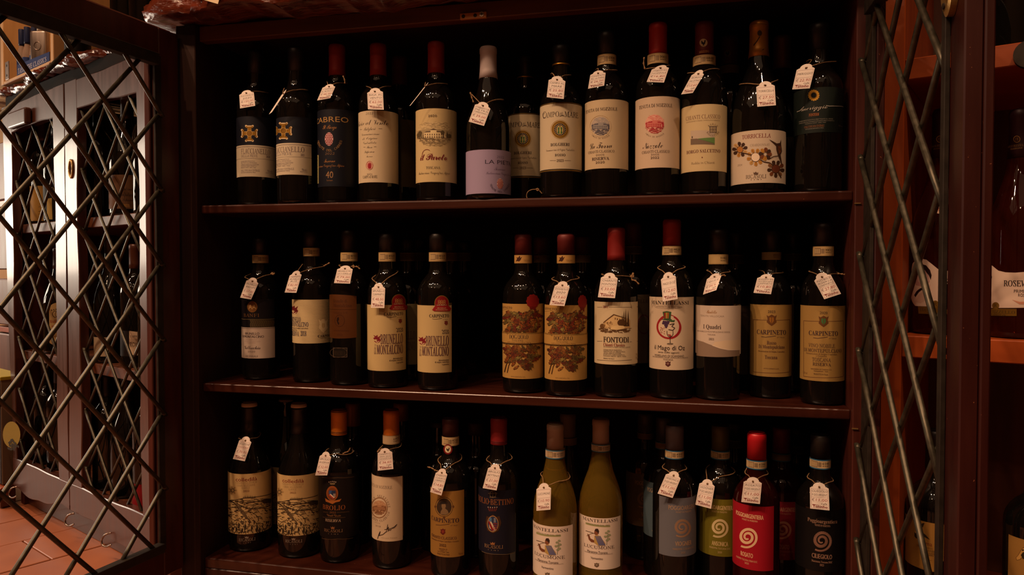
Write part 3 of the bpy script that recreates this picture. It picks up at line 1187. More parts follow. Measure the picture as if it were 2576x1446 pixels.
def right_unit():
    c = empty('shelf_unit', RN(.45, .2, 0), 'orange-brown wooden shelf unit holding the rose wine behind the right lattice door', 'shelf')
    fr, ax = RN, AXR
    og, ogx = wood('z', 'orange'), wood('x', 'orange')
    fboxo('upright', og, c, fr, ax, -.004, .030, .0, .34, .0, 1.45)
    fboxo('upright', og, c, fr, ax, .86, .89, .0, .34, .0, 1.45)
    fboxo('back_panel', wood('z', 'brown'), c, fr, ax, -.004, .89, .34, .352, .0, 1.45)
    for z0, z1 in ((.985, 1.017), (.567, .600), (.118, .150)):
        fboxo('shelf', ogx, c, fr, ax, .030, .86, .0, .34, z0, z1)
    fboxo('plinth', ogx, c, fr, ax, .03, .86, .01, .03, .0, .118)
    # round bumper on the edge of the top shelf
    t, z = pick(2590, 135, P0, MR, -.01, ER)
    m = MB()
    m.tube([fr(t, -.012, z), fr(t, 0, z)], .019, 24)
    m.build('bumper', IRON2, c)
    return c


room()
our_cabinet()
left_cabinet()
right_unit()
# ------------------------------------------------------------------ top shelf
G1, G2, G3 = 'bottles on the top shelf', 'bottles on the middle shelf', 'bottles on the bottom shelf'
S1, S2, S3 = SHELF_Z[1] + .0003, SHELF_Z[2] + .0003, SHELF_Z[3] + .0003
GOLD, INK, CREAM, CREAM2, WHITE = 'b98a3c', '2a1c1a', 'dcc9a6', 'd9c08c', 'd9cbb6'
NAVY = '141622'


def flacc(crop, cx, Y, top, off, x0, x1, ys, sc, desc, yr):
    b = Bottle(crop, cx, S1, Y, 'bordeaux', top, desc, G1)
    b.capsule(top + 175, '1d1d24')
    s = b.label(None, x1 + 8, ys[0], ys[1] + 6, NAVY)
    b_ = off
    X = lambda x: b_ + (x - 212) * sc
    Yy = lambda y: ys[1] + (y - 897) * sc
    # gold cross with flared, lobed arms
    for k, col, metal in ((1.0, 'cdb48a', 0), (.86, '9c7129', .5)):
        cy = Yy(803)
        w_, a, f = 15 * k * sc, 62 * k * sc, 26 * k * sc
        s.poly([(X(212) - w_, cy - w_), (X(212) - w_, cy - a * .7), (X(212) - f, cy - a), (X(212) + f, cy - a), (X(212) + w_, cy - a * .7), (X(212) + w_, cy - w_),
                (X(212) + a * .7, cy - w_), (X(212) + a, cy - f), (X(212) + a, cy + f), (X(212) + a * .7, cy + w_), (X(212) + w_, cy + w_),
                (X(212) + w_, cy + a * .7), (X(212) + f, cy + a), (X(212) - f, cy + a), (X(212) - w_, cy + a * .7), (X(212) - w_, cy + w_),
                (X(212) - a * .7, cy + w_), (X(212) - a, cy + f), (X(212) - a, cy - f), (X(212) - a * .7, cy - w_)], col, metal=metal, rough=.4)
        for dx, dy in ((0, -1), (0, 1), (1, 0), (-1, 0)):
            for e in (-1, 1):
                s.ell(X(212) + dx * a * .94 + (dy != 0) * e * f, cy + dy * a * .94 + (dx != 0) * e * f, 9 * k * sc, 9 * k * sc, col, 12, metal=metal, rough=.4)
    s.ell(X(212), Yy(803), 24 * sc, 24 * sc, '7d5a22', 20, metal=.4)
    s.ring(X(212), Yy(803), 24 * sc, 24 * sc, 3 * sc, 'c09a50', 20)
    b.hband(s, ys[1], ys[2], 'd8c8ac')
    b.hband(s, ys[1] + 12 * sc, ys[1] + 15 * sc, '3a3040')
    b.hband(s, Yy(1003), Yy(1005), '3a3040')
    for t, x0_, x1_, y, h, st in (('FLACCIANELLO', 148, 372, 945, 38, 'r'), ('DELLA PIEVE', 148, 278, 981, 20, 'r'), (yr, 344, 373, 989, 16, 'b'),
                                  ('INTEGRALMENTE PRODOTTO E', 147, 255, 1023, 8, 's'), ('IMBOTTIGLIATO ALL ORIGINE DALLA', 147, 272, 1035, 8, 's'), ('AZIENDA AGRICOLA FONTODI', 147, 285, 1049, 10, 's'),
                                  ('DI GIOVANNI E MARCO MANETTI S.S.', 147, 270, 1061, 8, 's'), ('PANZANO IN CHIANTI - GREVE - ITALIA', 147, 264, 1073, 8, 's'), ('COLLI TOSCANA CENTRALE', 147, 294, 1096, 15, 'r'),
                                  ('INDICAZIONE GEOGRAFICA TIPICA', 147, 262, 1112, 7, 's'), ('750 ml e', 352, 392, 1103, 15, 'r'), ('PRODUCT OF ITALY', 340, 398, 1118, 6, 's')):
        s.text(t, X(x0_), X(x1_), Yy(y), h * sc, st, '43324a' if h < 30 else '3a2338')
    s.build('paper_label', b.root)
    return b


bA = flacc('A1', 262, .055, 150, 212, 106, 408, (670, 897, 1146), 1.0, 'navy and white labelled bottle with gold cross, leftmost on the top shelf', '2020')
bB = flacc('A1', 580, .035, 130, 481, 422, 693, (672, 880, 1130), 1.03, 'navy and white bottle with gold cross and a tag seen edge-on', '2021')

b = Bottle('A1', 905, S1, .05, 'bordeaux', 106, 'bottle with red capsule and midnight blue label with gold lettering, top shelf', G1)
bC = b
b.capsule(340, '8a1a10', .5)
s = b.label(None, None, 612, 1222, '11131f')
for t, x0, x1, y, h, st, c in (('CABREO', 735, 995, 690, 42, 's', 'a07a44'), ('Il Borgo', 792, 902, 750, 34, 'k', 'a5713c'), ('2022', 810, 885, 962, 18, 'h', '7a5a3c'), ('Toscana', 803, 890, 1018, 28, 'k', 'a5713c'),
                               ('Indicazione Geografica Tipica', 750, 962, 1055, 22, 'k', '97683a'), ('40', 817, 875, 1130, 50, 'i', '8c6a48'), ('40', 817, 875, 1130, 50, 'h', '8c6a48'), ('Vendemmie', 822, 872, 1172, 16, 'k', '8c6038')):
    s.text(t, x0, x1, y, h, st, c)
s.ell(842, 848, 33, 53, 'c9a3a0')
for i in range(7):
    for j in range(-2, 3):
        xx, yy = 842 + j * 13 + (6 if i % 2 else 0), 806 + i * 14
        if ((xx - 842) / 31) ** 2 + ((yy - 848) / 50) ** 2 < .9:
            s.rect(xx - 4, yy - 5, xx + 4, yy + 5, '7c1d2a')
s.arc_text('TENUTE DEL CABREO', 845, 845, 92, 262, 98, 20, 's', '8a6a45')
s.rect(746, 975, 762, 1200, '8a8456')
for k in range(9):
    s.rect(748, 985 + k * 24, 754, 1000 + k * 24, '4d4a30')
s.build('paper_label', b.root)

b = Bottle('A1', 1230, S1, .05, 'bordeaux', 100, 'bottle with red capsule and tall cream script label, fourth from left on the top shelf', G1)
bD = b
b.capsule(338, '8a1c10', .5)
s = b.label(None, None, 622, 1190, CREAM)
for t, x0, x1, y, h, st, c in (('2022', 1132, 1190, 645, 18, 'h', INK), ('Baia al Vento', 1074, 1312, 712, 44, 'k', INK), ('Bolgheri', 1116, 1210, 764, 28, 'k', INK), ('Denominazione', 1100, 1240, 806, 20, 'k', INK), ('di  Origine', 1106, 1225, 840, 20, 'k', INK),
                               ('Controllata', 1112, 1216, 875, 20, 'k', INK), ('Rosso', 1140, 1184, 910, 20, 'k', INK), ('Superiore', 1122, 1202, 946, 20, 'k', INK), ('Toscana', 1137, 1187, 984, 13, 'k', INK), ('TENUTA', 1143, 1183, 1127, 12, 'r', INK), ('CAMPO al MARE', 1110, 1224, 1146, 20, 'r', INK)):
    s.text(t, x0, x1, y, h, st, c)
for x0, x1, y in ((1088, 1103, 773), (1233, 1262, 766), (1115, 1130, 912), (1197, 1216, 909)):
    s.line([(x0, y), (x1, y)], 2, INK)
s.ring(1163, 1057, 27, 34, 2, 'a33a34')
s.ell(1163, 1057, 24, 30, 'cf9f8c')
for a in range(18):
    t = a * math.pi / 9
    s.line([(1163 + 9 * math.cos(t), 1057 + 12 * math.sin(t)), (1163 + 22 * math.cos(t), 1057 + 28 * math.sin(t))], 2.4, '93202a')
for dx in (-7, 0, 7):
    s.ell(1163 + dx, 1060, 5, 22, '8c1622', 14)
s.build('paper_label', b.root)

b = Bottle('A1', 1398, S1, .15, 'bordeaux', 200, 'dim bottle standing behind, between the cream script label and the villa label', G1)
b.capsule(415, '5a1410', .5)  # capsule red darkened, second-row shade put into the colour
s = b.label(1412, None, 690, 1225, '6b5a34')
s.build('paper_label', b.root)

b = Bottle('B1', 242, S1, .045, 'bordeaux', 85, 'bottle with red capsule and yellow-cream label engraved with a villa, top shelf', G1, r=.0362)
bE = b
b.capsule(320, '8a1c10', .5)
s = b.label(None, None, 605, 1186, CREAM2)
rr = random.Random(4)
ins = lambda x, y: ((x - 228) / 142) ** 2 + ((y - 808) / 98) ** 2 < 1
s.ell(228, 808, 140, 96, 'c2ad80', 40)
s.strokes(150, (90, 712, 370, 790), 30, 2.2, '94835f', (-.35, .35), 2, ins)
for q in range(9):
    cx_, cy_ = rr.uniform(120, 340), rr.uniform(725, 765)
    s.ring(cx_, cy_, rr.uniform(12, 24), rr.uniform(7, 12), 2.2, '8b7a58', 16, 3.3, 6.0)
s.poly([(92, 790), (140, 772), (200, 766), (262, 770), (330, 778), (366, 792), (366, 830), (92, 830)], '9a8964')
s.rect(148, 796, 312, 838, 'cfbb8c')
s.poly([(146, 798), (165, 786), (290, 786), (314, 798)], '5d4c3a')
s.rect(198, 776, 246, 838, 'd6c494')
s.poly([(194, 778), (222, 764), (250, 778)], '5d4c3a')
for k in range(9):
    s.rect(154 + k * 18, 806, 161 + k * 18, 818, '5b4a3a')
    s.rect(154 + k * 18, 824, 161 + k * 18, 838, '6b5a45')
for xx, hh in ((98, 40), (112, 52), (126, 46), (326, 60), (332, 52), (140, 30), (296, 44)):
    s.poly([(xx - 5, 838), (xx, 838 - hh), (xx + 5, 838)], '463c2c')
for xx, yy in ((118, 800), (292, 796), (106, 818), (345, 824)):
    s.ell(xx, yy, 15, 16, '54472f', 14)
s.strokes(160, (92, 838, 366, 868), 20, 2.2, '6d5c42', (-.1, .1), 5, ins)
s.strokes(130, (100, 866, 360, 902), 26, 2, '9c8a63', (-.2, .2), 6, ins)
for t, x0, x1, y, h, st, c in (('2020', 180, 248, 663, 17, 's', '4a3a30'), ('TENUTA DI NOZZOLE', 140, 300, 877, 14, 'r', '4a3a30'), ('il Pareto', 118, 328, 985, 50, 'c', '6d1822'), ('TOSCANA', 163, 273, 1073, 18, 'r', '4a3a30'), ('Indicazione Geografica Tipica', 106, 350, 1112, 20, 'k', '4a3a30')):
    s.text(t, x0, x1, y, h, st, c)
s.ring(170, 972, 36, 42, 3, '6d1822', 24, 2.6, 5.4)
s.build('paper_label', b.root)

b = Bottle('B1', 655, S1, .035, 'burgundy', 122, 'burgundy bottle with pale lilac capsule and lilac label, top shelf', G1, r=.039)
bF = b
b.capsule(358, 'a99a98', .6, 0)
s = b.label(None, None, 930, 1277, 'a99abb')
for t, x0, x1, y, h, st, c in (('2022', 722, 778, 990, 18, 'h', '4a3d58'), ('LA PIETRA', 630, 856, 1030, 32, 's', '2c2536'), ('Toscana', 702, 788, 1082, 28, 'k', '5a4a66'), ('Indicazione Geografica Tipica', 636, 850, 1118, 22, 'k', '5a4a66')):
    s.text(t, x0, x1, y, h, st, c)
s.ell(748, 1200, 25, 42, 'd8b8b0')
for i in range(7):
    for j in range(-2, 3):
        xx, yy = 748 + j * 10 + (5 if i % 2 else 0), 1168 + i * 11
        if ((xx - 748) / 24) ** 2 + ((yy - 1200) / 40) ** 2 < .92:
            s.rect(xx - 3.2, yy - 4, xx + 3.2, yy + 4, 'a03030')
s.arc_text('TENUTE DEL CABREO', 745, 1190, 72, 262, 98, 15, 's', '3c3348')
s.build('paper_label', b.root)


def campo(crop, cx, Y, top, ring, o, sc, desc):
    b = Bottle(crop, cx, S1, Y, 'bordeaux', top, desc, G1)
    z = b.z(ring)
    b.capsule(0, '17171c', z=z)
    b.collar('gold_ring', z - .001, z + .0014, flat('b8862f', .3, .9), .0012)
    X = lambda x: o[0] + (x - 1222) * sc
    Yy = lambda y: o[1] + (y - 772) * sc
    s = b.label(None, None, Yy(553), Yy(1104), 'd2bd98' if sc < 1 else 'd9c8a8')  # rear copy's paper is darkened for its shade
    b.hband(s, Yy(553), Yy(566), '151318')
    b.hband(s, Yy(558), Yy(562), 'a37a30', .6, .4)
    b.hband(s, Yy(1083), Yy(1104), '151318')
    b.hband(s, Yy(1090), Yy(1097), 'a37a30', .6, .4)
    for t, x0, x1, y, h, st, c in (('CAMPO', 1088, 1215, 655, 38, 'r', INK), ('C', 1086, 1112, 658, 46, 'r', INK), ('AL', 1218, 1252, 648, 22, 'r', INK), ('MARE', 1258, 1366, 655, 40, 'r', INK), ('BOLGHERI', 1148, 1296, 890, 22, 'b', INK),
                                   ('Denominazione di Origine Controllata', 1113, 1337, 930, 18, 'k', '4c3b30'), ('ROSSO', 1182, 1264, 974, 19, 'b', INK), ('2023', 1196, 1250, 1018, 18, 'b', '4c3b30')):
        s.text(t, X(x0), X(x1), Yy(y), h * sc, st, c)
    s.line([(X(1217), Yy(668)), (X(1240), Yy(662)), (X(1255), Yy(666))], 4 * sc, INK)
    for a in ((1142, 1190), (1256, 1306)):
        s.line([(X(a[0]), Yy(1018)), (X(a[1]), Yy(1018))], 2 * sc, '4c3b30')
    s.ring(X(1222), Yy(772), 73 * sc, 75 * sc, 2, 'ac8c50', 36)
    s.ell(X(1222), Yy(772), 67 * sc, 69 * sc, '9a7226', 36, metal=.35, rough=.4)
    s.ring(X(1222), Yy(772), 58 * sc, 60 * sc, 5 * sc, '5d4416', 36)
    s.ell(X(1222), Yy(772), 47 * sc, 49 * sc, '1e2438', 32)
    for a in range(20):
        t = a * math.pi / 10
        s.line([(X(1222 + 20 * math.cos(t)), Yy(772 + 20 * math.sin(t))), (X(1222 + 44 * math.cos(t)), Yy(772 + 46 * math.sin(t)))], 3 * sc, 'c9a75a')
    for dx in (-10, 11):
        s.ell(X(1222 + dx), Yy(778), 11 * sc, 34 * sc, 'cdb873', 18)
        s.ell(X(1222 + dx), Yy(780), 8 * sc, 30 * sc, '2c5a2c', 18)
    s.build('paper_label', b.root)
    return b


bG = campo('B1', 948, .125, 190, 353, (927, 845), .94, 'bottle with round gold and green medallion label, half hidden behind the lilac one')
bH = campo('B1', 1231, .042, 110, 250, (1222, 772), 1.0, 'front bottle with round gold and green medallion label, in the clear')


def villa_disc(s, cx, cy, r, c1, c2, c3):
    s.ell(cx, cy, r, r, c1, 36)
    ins = lambda x, y: (x - cx) ** 2 + (y - cy) ** 2 < (r * .97) ** 2
    s.strokes(70, (cx - r, cy - r, cx + r, cy - r * .3), r * .4, r * .035, c2, (-.4, .4), 3, ins)
    s.poly([(cx - r * .95, cy - r * .12), (cx - r * .3, cy - r * .32), (cx + r * .9, cy - r * .2), (cx + r * .96, cy + .05 * r), (cx - r * .96, cy + .05 * r)], c3)
    s.rect(cx - r * .8, cy - r * .15, cx + r * .7, cy + r * .32, c2)
    s.poly([(cx - r * .84, cy - r * .12), (cx - r * .6, cy - r * .28), (cx + r * .55, cy - r * .28), (cx + r * .74, cy - r * .12)], c3)
    s.rect(cx - r * .25, cy - r * .4, cx + r * .3, cy - r * .1, c2)
    for i in range(8):
        s.rect(cx - r * .72 + i * r * .18, cy - .04 * r, cx - r * .64 + i * r * .18, cy + r * .1, c3)
        s.rect(cx - r * .72 + i * r * .18, cy + .16 * r, cx - r * .64 + i * r * .18, cy + r * .32, c3)
    for dx in (-.85, .82, .9):
        s.poly([(cx + dx * r - r * .08, cy + r * .3), (cx + dx * r, cy - r * .3), (cx + dx * r + r * .05, cy + r * .3)], c3)
    s.strokes(120, (cx - r, cy + r * .3, cx + r, cy + r), r * .3, r * .035, c3, (-.15, .15), 5, ins)


b = Bottle('C1', 540, S1, .042, 'bordeaux', 120, 'bottle with cream label bearing a round grey villa engraving, top shelf', G1, r=.0362)
bI = b
b.capsule(285, '17171c')
b.strip(276, 350, 'AEX 0042 DOCG', 'a98d62')
s = b.label(None, None, 606, 1108, 'd6c09c')
villa_disc(s, 494, 802, 68, 'a89a8c', '8a8580', '55525a')
s.ring(494, 802, 76, 78, 1.8, 'b7a07c', 36)
for t, x0, x1, y, h, st, c in (('TENUTA DI NOZZOLE', 388, 616, 678, 21, 'r', INK), ('La Forra', 415, 576, 940, 44, 'k', INK), ('CHIANTI CLASSICO', 406, 593, 985, 17, 'r', '4a3a34'), ('DOCG', 462, 520, 1010, 11, 's', '5a4a40'), ('RISERVA', 432, 556, 1037, 20, 'b', '4a3a34'), ('2020', 458, 524, 1064, 16, 's', '4a3a34')):
    s.text(t, x0, x1, y, h, st, c)
s.arc_text('VILLA DI NOZZOLE', 494, 802, 88, 225, 135, 10, 's', '6a5a4c')
s.build('paper_label', b.root)

b = Bottle('C1', 912, S1, .042, 'bordeaux', 58, 'bottle with bright red capsule and cream label with round red villa print', G1, r=.0362)
bJ = b
b.capsule(275, 'a01a12', .45)
b.strip(272, 345, 'DOCG', 'a98d62')
s = b.label(None, None, 585, 1103, 'd8bfa4')
villa_disc(s, 888, 787, 70, 'cf9a88', 'c06a60', 'a02e34')
for t, x0, x1, y, h, st, c in (('TENUTA DI NOZZOLE', 776, 1014, 650, 22, 'r', INK), ('Nozzole', 802, 946, 938, 46, 'k', INK), ('CHIANTI CLASSICO', 796, 995, 986, 18, 'r', '4a3a34'), ('DOCG', 862, 918, 1008, 11, 's', '5a4a40'), ('2022', 858, 920, 1030, 16, 's', '4a3a34')):
    s.text(t, x0, x1, y, h, st, c)
s.arc_text('VILLA DI NOZZOLE', 888, 787, 92, 225, 135, 10, 's', '6a5a4c')
s.build('paper_label', b.root)


def rooster(s, x, y, r, disc, bird):
    if disc:
        s.ell(x, y, r, r, disc, 24)
    P = lambda a: [(x + p * r, y + q * r) for p, q in a]
    s.poly(P([(-.62, -.1), (-.45, -.62), (-.2, -.2), (.1, -.05), (.2, -.5), (.3, -.72), (.48, -.62), (.62, -.42), (.48, -.3), (.45, .1), (.25, .42), (.12, .5), (.2, .78), (.05, .78), (0, .52), (-.12, .78), (-.24, .75), (-.12, .46), (-.4, .3), (-.6, .25), (-.45, .05)]), bird)


b = Bottle('C1', 1250, S1, .042, 'bordeaux', 50, 'bottle with dark red rooster capsule and cream landscape label, top shelf', G1, r=.0362)
bK = b
b.capsule(285, '5e1510', .45)
b.strip(285, 355, 'RADDA 00381', 'a98d62')
cs = b.sheet(prof_r(b.pr, b.z(200)) + .0012)
rooster(cs, 1243, 195, 29, 'b9a27c', '201410')
cs.text('SALCETINO', 1212, 1282, 258, 17, 'b', '9a6a3c')
cs.build('capsule_print', b.root)
s = b.label(None, None, 642, 1128, 'd8c294')
for t, x0, x1, y, h, st, c in (('CHIANTI CLASSICO', 1116, 1362, 733, 27, 'r', '4e1a22'), ('DENOMINAZIONE DI ORIGINE CONTROLLATA E GARANTITA', 1118, 1360, 760, 9, 's', '6a5038'), ('BORGO SALCETINO', 1120, 1364, 982, 23, 'b', '4e1a22'), ('Radda in Chianti', 1154, 1324, 1068, 15, 'r', '5e4a34')):
    s.text(t, x0, x1, y, h, st, c)
s.rect(1150, 836, 1324, 938, 'b0a08c')
s.poly([(1150, 900), (1190, 892), (1240, 900), (1324, 886), (1324, 938), (1150, 938)], '4d6a3c')
s.poly([(1150, 895), (1196, 893), (1324, 932), (1324, 938), (1150, 938)], '6a5a4a')
s.poly([(1200, 893), (1324, 884), (1324, 926)], '5a7a42')
s.line([(1161, 893), (1161, 878)], 3, '44382c')
s.ell(1161, 882, 4, 8, '44382c', 10)
s.rect(1287, 803, 1337, 851, '3c3034')
for a in ((1292, 808, 1310, 826), (1314, 808, 1332, 826), (1292, 830, 1310, 847), (1314, 830, 1332, 847)):
    s.rect(*a, 'b8a47e')
    s.ring((a[0] + a[2]) / 2, (a[1] + a[3]) / 2, 5, 5, 3, '3c3034', 10)
s.arc_text('BORGO', 1311, 828, 40, -58, 58, 14, 'r', '5a4636')
s.arc_text('SALCETINO', 1311, 826, 44, 250, 110, 14, 'r', '5a4636')
s.poly([(1233, 1024), (1238, 1029), (1233, 1034), (1228, 1029)], '5e1a1c')
s.build('paper_label', b.root)

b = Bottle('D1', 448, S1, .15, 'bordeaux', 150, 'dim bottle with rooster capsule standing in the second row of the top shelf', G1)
b.capsule(352, '4a1512', .5)  # rooster bottle again, its colours darkened to paint the shade
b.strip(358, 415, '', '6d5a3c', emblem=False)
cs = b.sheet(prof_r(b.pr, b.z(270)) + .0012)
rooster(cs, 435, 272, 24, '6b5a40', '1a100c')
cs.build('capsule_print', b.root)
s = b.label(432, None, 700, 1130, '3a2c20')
s.build('paper_label', b.root)

b = Bottle('D1', 664, S1, .045, 'burgundy', 45, 'burgundy bottle with gold capsule and white label of ochre flowers, top shelf', G1, r=.042)
bL = b
b.capsule(290, 'a8742c', .32, .55)
cs = b.sheet(prof_r(b.pr, b.z(170)) + .0013)
cs.ell(668, 125, 17, 20, '33200f', 14)
cs.line([(624, 215), (650, 180), (668, 150)], 6, '33200f')
cs.line([(640, 268), (672, 260), (700, 240)], 5, '33200f')
cs.line([(600, 65), (720, 65)], 3, '5c3c14')
cs.build('capsule_print', b.root)
s = b.label(None, None, 830, 1215, 'd9c6ae')
for t, x0, x1, y, h, st, c in (('TORRICELLA', 540, 748, 873, 28, 'r', '6a1c1e'), ('TORRICELLA', 541, 749, 873, 28, 'r', '6a1c1e'), ('CHARDONNAY', 598, 741, 938, 16, 'r', '7a6a5c'), ('2024', 508, 540, 1085, 14, 'h', '5a4a40'), ('RICASOLI', 568, 716, 1168, 25, 'r', '3a2a24'), ('1141', 604, 680, 1190, 8, 's', '5a4a40')):
    s.text(t, x0, x1, y, h, st, c)


def petal(s, x, y, a, l, w_, c, ln=None):
    ca, sa = math.cos(a), math.sin(a)
    pts = [(0, 0), (.35, .5), (.8, .55), (1, .15), (.95, -.3), (.6, -.5), (.3, -.35)]
    s.poly([(x + l * p * ca - w_ * q * sa, y + l * p * sa + w_ * q * ca) for p, q in pts], c)
    if ln:
        s.line([(x, y), (x + l * .8 * ca, y + l * .8 * sa)], 2.5, ln)


OC, DK, BR = 'a8752c', '3a2418', '6b3a1e'
for x, y, r_, fill, cols in ((526, 972, 23, 'a06a30', (DK, DK, 'b89058', DK, OC)), (638, 1028, 32, 'd9c6ae', (OC, OC, OC, 'b0884a', OC)), (784, 1112, 30, '5e2f1c', (DK, BR, DK, '7a5230', DK))):
    for i in range(9):
        a = i * .7 + x * .01
        petal(s, x + r_ * .9 * math.cos(a), y + r_ * .9 * math.sin(a), a, 36, 24, cols[i % 5], DK)
    s.ell(x, y, r_, r_, fill, 24)
    s.ring(x, y, r_, r_, 3, DK, 24)
for i in range(8):
    a = i * .8
    petal(s, 708 + 10 * math.cos(a), 1005 + 10 * math.sin(a), a, 38, 26, (BR, DK, OC)[i % 3], DK)
s.line([(545, 995), (580, 1004), (610, 1012)], 7, DK)
s.line([(668, 1045), (700, 1062), (740, 1068), (768, 1090)], 6, DK)
s.line([(735, 1040), (770, 1022), (805, 1018)], 5, DK)
s.line([(800, 1140), (815, 1160), (822, 1178)], 6, DK)
s.poly([(733, 897), (790, 928), (812, 925), (822, 900), (822, 935), (828, 985), (818, 1010), (832, 1104), (800, 1015), (788, 975), (786, 945)], DK)
s.poly([(796, 950), (818, 945), (822, 985), (806, 1005)], BR)
s.poly([(622, 1136), (630, 1142), (640, 1133), (650, 1142), (658, 1136), (654, 1152), (626, 1152)], '5a4638')
s.build('paper_label', b.root)

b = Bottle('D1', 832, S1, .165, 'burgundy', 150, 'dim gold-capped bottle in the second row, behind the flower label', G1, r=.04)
b.capsule(380, '7a5222', .4, .4)  # gold and paper colours carry the second row's shade
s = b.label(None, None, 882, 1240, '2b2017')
s.build('paper_label', b.root)

b = Bottle('D1', 1100, S1, .045, 'bordeaux', 60, 'bottle with dark green label and golden sun, rightmost on the top shelf', G1, r=.0362)
bM = b
b.capsule(240, '17171c')
s = b.label(None, None, 520, 848, '16201b')
s.ell(1062, 577, 27, 27, '6e4d1c', 24)
for i in range(16):
    petal(s, 1062 + 20 * math.cos(i * .393), 577 + 20 * math.sin(i * .393), i * .393, 22, 13, 'bb8c30')
s.ell(1062, 577, 21, 21, '10120f', 20)
s.ring(1062, 577, 21, 21, 4, '7d5a20', 20)
s.text('meriggio', 972, 1160, 662, 34, 'k', 'a9a297')
s.line([(940, 698), (962, 690), (980, 672), (992, 660)], 4, 'a9a297')
s.line([(1150, 652), (1175, 656), (1220, 656), (1275, 662)], 4, 'a9a297')
for t, x0, x1, y, h, st, c in (('FONTODI', 1027, 1099, 718, 19, 'r', '9a5c34'), ('FONTODI', 1028, 1100, 718, 19, 'r', '9a5c34'), ('INTEGRALMENTE PRODOTTO E IMBOTTIGLIATO ALL ORIGINE', 955, 1200, 752, 8, 's', '7d786c'), ('AZIENDA AGRICOLA FONTODI DI GIOVANNI E MARCO MANETTI S.S.', 955, 1210, 765, 8, 's', '7d786c'),
                               ('PANZANO IN CHIANTI - GREVE - ITALIA', 1000, 1150, 778, 7, 's', '7d786c'), ('COLLI TOSCANA CENTRALE', 994, 1138, 802, 15, 'r', '8c5a34'), ('INDICAZIONE GEOGRAFICA TIPICA', 1002, 1134, 818, 6, 's', '8c8678'), ('750 ml', 1240, 1266, 800, 12, 's', '5a564c')):
    s.text(t, x0, x1, y, h, st, c)
s.build('paper_label', b.root)

# price tags of the top shelf
PT = 'white paper price tag '
YT = lambda b: b.ay - b.r - .010
price_tag('A1', YT(bA), [(132, 497), (247, 477), (258, 585), (139, 606)], ['FLACCIANELLO', '2020'], '150,00', PT + 'reading €150,00 on the leftmost bottle of the top shelf', bA, None, (345, 480))
price_tag('A1', YT(bB) - .012, [(466, 500), (492, 486), (390, 636), (366, 653)], [], '', PT + 'turned edge-on, on the second gold-cross bottle', bB, None, (632, 462), blank=True)
price_tag('A1', YT(bC), [(792, 440), (892, 432), (852, 524), (748, 543)], ['CABREO', 'IL BORGO'], '46,00', PT + 'reading €46,00 on the midnight blue label bottle', bC, None, (965, 405), extra=[(968, 410), (965, 380), (952, 348)])
price_tag('A1', YT(bD), [(1144, 480), (1268, 472), (1275, 616), (1150, 613)], ['BAIA AL', 'VENTO'], '62,00', PT + 'reading €62,00 above the tall cream script label', bD, (1160, 432), (1328, 430))
price_tag('B1', YT(bE) - .01, [(148, 438), (160, 432), (40, 583), (32, 586)], [], '', PT + 'seen as a thin line, on the villa engraving bottle', bE, None, (322, 412), blank=True)
price_tag('B1', YT(bF), [(552, 572), (673, 605), (621, 744), (500, 710)], ['CABREO LA', 'PIETRA', 'CHARDONNAY'], '39,00', PT + 'reading €39,00 on the lilac label bottle', bF, (515, 485), (740, 538), extra=[(540, 560), (525, 520), (512, 478)])
price_tag('B1', YT(bH), [(1133, 378), (1265, 388), (1251, 531), (1117, 517)], ['CAMPO AL', 'MARE'], '25,80', PT + 'reading €25,80 on the front gold medallion bottle', bH, None, (1304, 342))
price_tag('C1', YT(bI), [(420, 428), (531, 412), (520, 507), (403, 530)], ['CHIANTI', 'RIS. LA FORRA'], '26,00', PT + 'reading €26,00 above the grey villa engraving', bI, None, (598, 397))
price_tag('C1', YT(bJ), [(868, 388), (992, 375), (955, 485), (829, 480)], ['CHIANTI RIS.', 'NOZZOLE'], '16,80', PT + 'reading €16,80 under the bright red capsule', bJ, (820, 388), None, extra=[(818, 390), (808, 345), (812, 300)])
price_tag('C1', YT(bK), [(1158, 428), (1248, 422), (1165, 560), (1080, 571)], ['BORGO', 'SALCETINO'], '13,60', PT + 'reading €13,60 under the rooster capsule, top shelf', bK, (1145, 418), (1322, 394))
price_tag('D1', YT(bL), [(643, 514), (777, 504), (786, 650), (651, 661)], ['TORRICELLA'], '27,50', PT + 'reading €27,50 on the gold-capped flower label bottle', bL, (548, 498), None)
price_tag('D1', YT(bM), [(938, 390), (1070, 376), (1032, 527), (905, 535)], ['MERIGGIO'], '22,90', PT + 'reading €22,90 on the dark green sun label bottle', bM, None, (1225, 332))
# loose loop of string left on the shelf
m = MB()
lp = [at_Y(*px('B1', x, y), .02) for x, y in ((972, 1334), (958, 1300), (968, 1266), (1000, 1248), (1040, 1246), (1056, 1252), (1080, 1280))]
m.tube(smooth_path(lp, 5), .0008, 6)
kn = [at_Y(*px('B1', x, y), .0195) for x, y in ((1030, 1246), (1045, 1240), (1056, 1250), (1046, 1256), (1036, 1250))]
m.tube(smooth_path(kn, 4), .0011, 6)
o = m.build('string_loop', STRING, None, True)
tag(o, 'loose loop of knotted string standing on the edge of the top shelf', 'string')
# ------------------------------------------------------------------ middle shelf
def dragon(s, x, y, sc, c):
    """small heraldic beast drawn as a broken silhouette"""
    P = lambda a: [(x + p * sc, y + q * sc) for p, q in a]
    s.poly(P([(-.9, -.9), (-.3, -.6), (.1, -.9), (.2, -.3), (.9, -.8), (.6, -.1), (.9, .3), (.5, .9), (-.2, .95), (-.7, .6), (-.2, .5), (.2, .4), (-.3, .1), (-.6, .2), (-.9, -.1), (-.5, -.4)]), c)
    s.ring(x + .1 * sc, y + .55 * sc, .35 * sc, .25 * sc, .12 * sc, 'd8c39a', 10, 0, 4)


